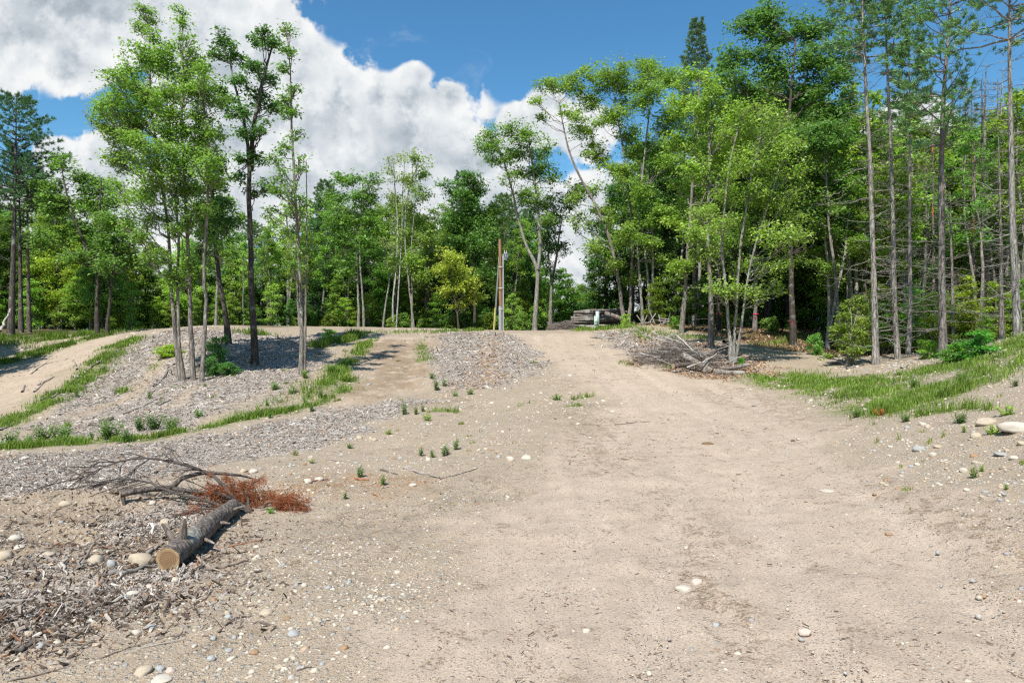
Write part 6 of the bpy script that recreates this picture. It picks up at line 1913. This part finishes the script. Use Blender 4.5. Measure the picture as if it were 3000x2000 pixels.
stick([(180, 1652), (188, 1670), (196, 1688)], 6, 'pale peeled stick beside the upright one', PL)
stick([(350, 1680), (358, 1695), (372, 1708)], 5, 'pale splinter in front of the tan boulder', PL)
stick([(430, 1625), (450, 1612), (472, 1598)], 6, 'grey stub of wood between the boulder and the log', GR)
stick([(1184, 1373), (1235, 1389), (1288, 1402)], 5, 'grey knobbly dead stick among reddish litter in mid picture', (0.30, 0.26, 0.22), twigs=5)
stick([(1290, 1404), (1340, 1392), (1400, 1372)], 2, 'thin twig running right from the knobbly stick', DK, twigs=2)
stick([(890, 1413), (930, 1409), (962, 1406)], 3, 'red-brown twig under the two pale stones', RD)
stick([(1040, 1405), (1080, 1408)], 3, 'short red-brown twig by the dark leafy weed', RD)
stick([(1115, 1378), (1165, 1392)], 3, 'short twig left of the knobbly stick', DK)
stick([(960, 1345), (1000, 1352)], 2, 'small twig above the dark leafy weed', GR)
stick([(360, 1213), (400, 1200), (448, 1178)], 3.4, 'grey stick along the edge between track and mulch', GR)
stick([(466, 1188), (500, 1173)], 3.4, 'second grey stick further up the mulch edge', GR)
stick([(388, 1196), (398, 1210)], 3, 'pale chip of wood across the grey edge stick', PL)
stick([(215, 1103), (235, 1108), (254, 1114)], 4, 'pale bent root sticking out of the slash row', PL)
stick([(450, 1134), (470, 1122), (492, 1085)], 3.5, 'grey dead branch beside the twin stems', GR, twigs=4)
stick([(455, 1110), (490, 1120), (525, 1118)], 3, 'dead branch at the foot of the twin stems', GR, twigs=4)
stick([(290, 1238), (320, 1234), (332, 1225)], 5, 'dark stub of root on the sandy track', DK, twigs=3)
for k, (a_, b_) in enumerate((((0, 1262), (25, 1248)), ((60, 1222), (105, 1205)), ((120, 1175), (150, 1150)), ((150, 1168), (185, 1140)), ((200, 1130), (235, 1095)), ((240, 1100), (275, 1070)), ((285, 1068), (310, 1045)), ((300, 1050), (342, 1030)), ((225, 1085), (215, 1055)), ((100, 1150), (130, 1120)), ((65, 1150), (72, 1130)), ((110, 1130), (160, 1105)))):
    stick([a_, ((a_[0] + b_[0]) / 2, (a_[1] + b_[1]) / 2 + 2), b_], 3.2, 'grey stick in the row of slash along the left track', GR, twigs=4, seed=k, group='slash row sticks')
stick([(2401, 1046), (2460, 1056), (2518, 1069)], 3.4, 'pale fallen pole on the ground left of the half-dead conifers', PL)
stick([(2440, 1068), (2500, 1060)], 3, 'thin grey stick lying by the pale fallen pole', GR, twigs=4)
stick([(2480, 1082), (2530, 1070)], 3, 'short stick at the foot of the leftmost half-dead conifer', GR, twigs=4)
stick([(2640, 1080), (2680, 1060)], 3, 'dead stick in the grass under the kinked conifer', PL, twigs=3)
stick([(2120, 1005), (2160, 985), (2205, 972)], 5, 'dark curved root running to the grey ribboned tree', DK)
stick([(1730, 990), (1780, 995), (1840, 985)], 2.6, 'curved stick on the chip bank right of the road', GR, twigs=2)
stick([(1900, 990), (1930, 998)], 3, 'short stick on the bank above the brush pile', PL)
stick([(0, 970, 34), (15, 940, 35), (30, 905, 36.5)], 4, 'pale broken pole leaning at the far left edge', PL)
stick([(1800, 1245), (1860, 1238), (1930, 1235)], 1.2, 'thin dark twig on the road at the track junction', DK)

# ---- brush pile at the edge of the wood
g = np.random.default_rng(71)
stick([(2000, 1040, 31.8), (2040, 1062, 31.3), (2085, 1088, 30.8)], 10, 'thick grey log lying diagonally on the brush pile', (0.30, 0.25, 0.21), 'brush_log', 'log', ends=True, tip=0.9)
stick([(1972, 1072, 30.9), (2028, 1066, 31.3)], 8, 'short dark log at the left front of the brush pile', (0.15, 0.12, 0.10), 'brush_log', 'log', ends=True, tip=0.9)
stick([(2090, 1088, 30.5), (2130, 1092, 30.4), (2180, 1094, 30.4)], 9, 'weathered log at the right front of the brush pile', (0.30, 0.26, 0.22), 'brush_log', 'log', ends=True, tip=0.85)
stick([(2110, 1080, 31), (2150, 1078, 31), (2190, 1068, 31.2)], 7, 'thin log behind the weathered one, touching the three pale stems', (0.24, 0.20, 0.17), 'brush_log', 'log', ends=True, tip=0.8)
stick([(2075, 1050, 31.2), (2068, 1070, 31), (2064, 1092, 30.7)], 8, 'upright stub crossing the diagonal log in the brush pile', (0.28, 0.24, 0.2), 'brush_log', 'log', ends=True, tip=0.8)
stick([(1985, 985, 34.5), (2030, 1025, 33), (2060, 1046, 32)], 3.6, 'longest pale pole reaching up the back of the brush pile', PL)
stick([(2012, 1076, 30.6), (2060, 1060, 30.6), (2100, 1035, 31.5)], 3.2, 'pale branch laid across the diagonal log', PL)
for k in range(84):
    u = g.normal(2010, 66)
    u = min(max(u, 1895), 2170)
    top = 1022 - 16 * math.exp(-((u - 2010) / 60) ** 2)
    p0 = at(u, 1072 + g.normal() * 12 + (u - 2010) * 0.08)
    hgt = 1.15 * math.exp(-((u - 2015) / 75) ** 2)
    a = g.uniform(-0.6, 0.6) + (math.pi if g.uniform() < 0.5 else 0)
    L = g.uniform(0.9, 3.0)
    c0 = p0 + [0, g.uniform(0, 2.6), 0]
    c0[2] = float(gz(c0[0], c0[1])) + g.uniform(0.03, 1) * hgt + 0.05
    d_ = np.array([math.cos(a), math.sin(a) * 0.8, g.normal() * 0.38])
    P_ = np.array([c0 - d_ * L / 2, c0 + g.normal(size=3) * 0.06, c0 + d_ * L / 2])
    for q in P_:
        q[2] = max(q[2], float(gz(q[0], q[1])) + 0.03)
    t = thing('brush_stick', 'grey dead stick tangled in the brush pile at the wood edge', 'stick', tuple(P_[0]), 'sticks of the brush pile')
    mb = MB()
    Q, S = resample(P_, np.linspace(g.uniform(0.014, 0.032), 0.006, 3), 5)
    Q[1:-1] += g.normal(size=(len(Q) - 2, 3)) * 0.015
    tubes(mb, Q, S, 6)
    for _ in range(3):
        kk = int(g.integers(2, len(Q)))
        e = Q[kk] + rand_dirs(g, 1)[0] * [0.4, 0.3, 0.25]
        tubes(mb, np.array([Q[kk], (Q[kk] + e) / 2, e]), [0.009, 0.006, 0.003], 4)
    obj('wood', mb.build('wood', M_TWIG, True, np.array(t.location)), t, tuple(np.array((0.36, 0.33, 0.30)) * g.uniform(0.5, 1.3)))
mb = MB()
for k in range(1100):
    u = min(max(g.normal(2015, 75), 1885), 2180)
    p0 = at(u, 1075 + g.normal() * 12 + (u - 2010) * 0.08)
    c0 = p0 + [0, g.uniform(-0.2, 2.8), 0]
    c0[2] = float(gz(c0[0], c0[1])) + g.uniform(0, 1) * 1.0 * math.exp(-((u - 2015) / 75) ** 2) + 0.02
    d_ = rand_dirs(g, 1)[0] * [1, 0.7, 0.6] * g.uniform(0.15, 0.6)
    tubes(mb, np.array([c0 - d_, c0 + g.normal(size=3) * 0.03, c0 + d_]), [0.008, 0.009, 0.004], 4)
tag(obj('brushwood', mb.build('brushwood', M_TWIG, True), None, (0.11, 0.09, 0.075)), 'mat of fine dead twigs filling the brush pile', 'brushwood', None, 'stuff')  # twigs coloured dark to stand for the shaded gaps between the sticks
# pale cut branches lying along the wood edge beyond the bank
for k in range(16):
    u = g.uniform(1868, 2000)
    x, y = (u - 1500) / FPX * 51, 51 + g.uniform(-1, 2)
    c0 = np.array([x, y, float(gz(x, y)) + g.uniform(0.1, 0.7)])
    d_ = rand_dirs(g, 1)[0] * [1, 0.6, 0.6] * g.uniform(0.4, 0.9)
    P_ = np.array([c0 - d_, c0, c0 + d_])
    for q in P_:
        q[2] = max(q[2], float(gz(q[0], q[1])) + 0.05)
    t = thing('cut_branch', 'pale cut branch in the tangle behind the bank, right of the stacked logs', 'branch', tuple(P_[0]), 'cut branches behind the bank')
    mb = MB()
    tubes(mb, P_, [0.05, 0.045, 0.03], 7)
    obj('wood', mb.build('wood', M_TWIG, True, np.array(t.location)), t, tuple(np.array((0.27, 0.24, 0.21)) * g.uniform(0.4, 1.2)))

# ---- stack of cut timber
g = np.random.default_rng(81)
zb = float(gz((1750 - 1500) / FPX * 60, 60))
lay = 0
for layer in range(7):
    for k in range(7):
        z = zb + 0.16 + layer * 0.225 + g.normal() * 0.03
        y = 59.0 + k * 0.42 + layer * 0.12 + g.normal() * 0.06
        xl = (1668 + layer * 3 + g.uniform(-8, 14) - 1500) / FPX * y
        L = g.uniform(3.6, 5.6) - layer * 0.10
        a, b = g.normal() * 0.05, g.normal() * 0.035
        if layer > 4 and k > 4:
            continue
        r0, r1 = g.uniform(0.10, 0.15), g.uniform(0.075, 0.12)
        P_ = np.array([[xl, y, z], [xl + L * 0.35, y + a * L * 0.3, z + b * L * 0.3 + g.normal() * 0.05], [xl + L * 0.7, y + a * L * 0.7, z + b * L * 0.6 + g.normal() * 0.05], [xl + L, y + a * L, z + b * L]])
        P_[:, 2] = np.maximum(P_[:, 2], zb + 0.12)
        t = thing('stacked_log', 'dark weathered log in the timber stack at the top of the road', 'log', tuple(P_[0]), 'logs in the timber stack')
        mb, en = log_mesh(P_, [r0, r0, (r0 + r1) / 2, r1], 800 + layer * 10 + k, 9, 0.06, 3)
        obj('bark', mb.build('bark', M_BARK, True, np.array(t.location)), t, tuple(np.array((0.20, 0.175, 0.155)) * g.uniform(0.4, 1.7)))
        add_end(en[0], t, M_OLDWOOD, (0.20, 0.16, 0.12))
        add_end(en[1], t, M_OLDWOOD, (0.30, 0.22, 0.14))
stick([(1772, 917, 58.3), (1815, 932, 58.0), (1858, 950, 57.7)], 7.5, 'long log slanting down across the front right of the timber stack', (0.24, 0.19, 0.16), 'leaning_log', 'log', ends=True, tip=0.9)
stick([(1715, 958, 57.5), (1760, 952, 57.5), (1800, 958, 57.5)], 3.5, 'pale thin branch at the foot of the timber stack', PL, 'branch', 'branch')
stick([(1730, 962, 57), (1765, 960, 57)], 3.5, 'bleached stick in the grass before the timber stack', PL)
mb = MB()
for k in range(420):
    u = g.uniform(1608, 1680)
    x, y = (u - 1500) / FPX * 58.5, 58.5 + g.normal() * 0.7
    c0 = np.array([x, y, float(gz(x, y)) + g.uniform(0, 0.5 + 0.4 * (u - 1608) / 70)])
    d_ = rand_dirs(g, 1)[0] * [1, 0.6, 0.4] * g.uniform(0.15, 0.5)
    tubes(mb, np.array([c0 - d_, c0, c0 + d_]), [0.012, 0.013, 0.006], 4)
tag(obj('twig_heap', mb.build('twig_heap', M_TWIG, True), None, (0.20, 0.17, 0.15)), 'heap of fine brown twigs at the left end of the timber stack', 'brushwood', None, 'stuff')


# ---- utility pole
def box(mb, c, s, bev=0.0):
    c, s = np.asarray(c, float), np.asarray(s, float) / 2
    b = min(bev, s.min() * 0.9)
    bmx = bmesh.new()
    bmesh.ops.create_cube(bmx, size=2.0)
    for v in bmx.verts:
        v.co = Vector((v.co.x * s[0], v.co.y * s[1], v.co.z * s[2]))
    if b > 0:
        bmesh.ops.bevel(bmx, geom=list(bmx.edges), offset=b, segments=2, affect='EDGES')
    bmx.verts.ensure_lookup_table()
    V = np.array([v.co[:] for v in bmx.verts]) + c
    for f in bmx.faces:
        ii = [v.index for v in f.verts]
        for k in range(1, len(ii) - 1):
            mb.F[3].append(np.array([[ii[0], ii[k], ii[k + 1]]]) + mb.n)
    mb.V.append(V)
    mb.n += len(V)
    bmx.free()


def lathe(mb, c, prof, n=20):
    th = np.arange(n) / n * 6.2832
    V = np.concatenate([np.stack([np.cos(th) * r + c[0], np.sin(th) * r + c[1], np.full(n, z + c[2])], 1) for r, z in prof])
    i = np.arange(len(prof) * n).reshape(len(prof), n)
    F = np.stack([i[:-1], np.roll(i[:-1], -1, 1), np.roll(i[1:], -1, 1), i[1:]], -1).reshape(-1, 4)
    mb.add(V, F)


M_METAL = tint_material('painted_metal', 0.45, 6, 0.5, 0.18, 0.05)
m, t = new_mat('pole_wood')
tco = t.new('ShaderNodeTexCoord')
O = t.vm('MULTIPLY', tco.outputs['Object'], (14, 14, 0.7))
n = t.noise(O, 1.5, 6, 0.65)
c = t.mix(t.rng(n, 0.3, 0.7), (0.17, 0.085, 0.045), (0.40, 0.25, 0.15))
finish(t, c, 0.85, n, 0.5, 0.01)
M_POLE = m
DP = 58.0
pb = px(1467, 970, DP)
pb[2] = float(gz(pb[0], pb[1]))
t = thing('utility_pole', 'brown wooden utility pole with a grey transformer and conduits at the top of the slope', 'utility pole', tuple(pb))
top = px(1464.5, 702, DP) - pb


def upart(name, mb, mat, col=None, parent=None):
    return obj(name, mb.build(name, mat, True), parent or t, col)


mb = MB()
tubes(mb, np.array([[0, 0, -0.3], [0, 0, 1], top * 0.5 + [0, 0, 0.5], top]), [0.16, 0.155, 0.14, 0.12], 20)
lathe(mb, top, [(0.12, 0), (0.10, 0.03), (0.001, 0.045)])
upart('shaft', mb, M_POLE)
for dx, dy, zt in ((-0.11, -0.19, 1.95), (0.02, -0.215, 1.9), (0.21, -0.12, 6.2)):
    mb = MB()
    tubes(mb, np.array([[dx, dy, -0.1], [dx, dy, zt * 0.5], [dx * 0.97, dy * 0.97, zt]]), [0.055] * 3, 12)
    lathe(mb, (dx * 0.97, dy * 0.97, zt), [(0.055, 0), (0.06, 0.02), (0.05, 0.10), (0.001, 0.12)], 12)
    upart('conduit', mb, M_METAL, (0.42, 0.44, 0.46))
for z in (1.8, 3.6, 5.4):
    mb = MB()
    lathe(mb, (0.03, -0.03, z), [(0.245, -0.03), (0.255, -0.03), (0.255, 0.03), (0.245, 0.03)], 20)
    upart('conduit_strap', mb, M_METAL, (0.50, 0.51, 0.52))
tz = px(1479, 752, DP)[2] - pb[2]
mb = MB()
lathe(mb, (0.40, -0.05, tz), [(0.001, -0.30), (0.17, -0.30), (0.19, -0.27), (0.19, 0.22), (0.205, 0.22), (0.205, 0.26), (0.15, 0.30), (0.001, 0.31)], 24)
for k in range(8):
    a = k * 0.785
    box(mb, (0.40 + 0.20 * math.cos(a), -0.05 + 0.20 * math.sin(a), tz - 0.03), (0.04, 0.04, 0.36), 0.008)
tr = upart('transformer', mb, M_METAL, (0.34, 0.38, 0.42))
for dx in (-0.07, 0.08):
    mb = MB()
    lathe(mb, (0.40 + dx, -0.05, tz + 0.29), [(0.035, 0), (0.05, 0.03), (0.03, 0.06), (0.045, 0.09), (0.028, 0.12), (0.035, 0.15), (0.012, 0.18), (0.012, 0.26), (0.001, 0.27)], 12)
    obj('bushing', mb.build('bushing', M_METAL), tr, (0.45, 0.44, 0.43))
mb = MB()
box(mb, (0.19, -0.05, tz + 0.12), (0.14, 0.06, 0.06), 0.01)
box(mb, (0.19, -0.05, tz - 0.14), (0.14, 0.06, 0.06), 0.01)
upart('mounting_bracket', mb, M_METAL, (0.4, 0.41, 0.42))
for u_, z0, nm in ((1446, 6.4, 0), (1449, 5.6, 1)):
    e = px(u_, 970, DP - 1.0) - pb
    e[2] = float(gz(e[0] + pb[0], e[1] + pb[1])) - pb[2]
    s0 = np.array([-0.16, -0.02, z0])
    mb = MB()
    tubes(mb, np.array([s0, (s0 + e) / 2, e]), [0.016] * 3, 6)
    gw = upart('guy_wire', mb, M_METAL, (0.42, 0.46, 0.40))
    mb = MB()
    dv = (s0 - e) / np.linalg.norm(s0 - e)
    if nm == 0:
        tubes(mb, np.array([e + dv * 0.05, e + dv * 1.0, e + dv * 1.95]), [0.05] * 3, 10)
        obj('guy_guard', mb.build('guy_guard', M_METAL), gw, (0.50, 0.44, 0.08))

# ---- service pedestal on the chip bank
DP2 = 52.0
pb = px(1748, 967, DP2)
pb[2] = float(gz(pb[0], pb[1]))
t = thing('service_pedestal', 'pale green louvred utility pedestal against a tall grey backboard beside the timber stack', 'utility box', tuple(pb))
mb = MB()
box(mb, (0.07, 0.08, 0.62), (0.27, 0.05, 1.42), 0.006)
upart('backboard', mb, M_METAL, (0.42, 0.44, 0.45))
mb = MB()
box(mb, (0.02, 0.049, 1.27), (0.05, 0.012, 0.03), 0.003)
upart('label_plate', mb, M_METAL, (0.75, 0.75, 0.73))
mb = MB()
box(mb, (-0.06, -0.03, 0.46), (0.27, 0.16, 1.0), 0.015)
upart('cabinet', mb, M_METAL, (0.42, 0.60, 0.50))
for z in (0.93, 0.82, 0.71):
    mb = MB()
    box(mb, (-0.11, -0.113, z), (0.09, 0.012, 0.03), 0.003)
    upart('small_slot', mb, M_METAL, (0.10, 0.22, 0.16))
mb = MB()
box(mb, (-0.05, -0.113, 0.43), (0.20, 0.012, 0.34), 0.003)
upart('vent_panel', mb, M_METAL, (0.06, 0.17, 0.11))
for z in (0.55, 0.44, 0.33):
    mb = MB()
    box(mb, (-0.065, -0.127, z), (0.14, 0.018, 0.04), 0.004)
    upart('louvre', mb, M_METAL, (0.72, 0.76, 0.72))
mb = MB()
box(mb, (-0.06, -0.035, 0.07), (0.30, 0.20, 0.10), 0.012)
upart('plinth', mb, M_METAL, (0.50, 0.66, 0.56))
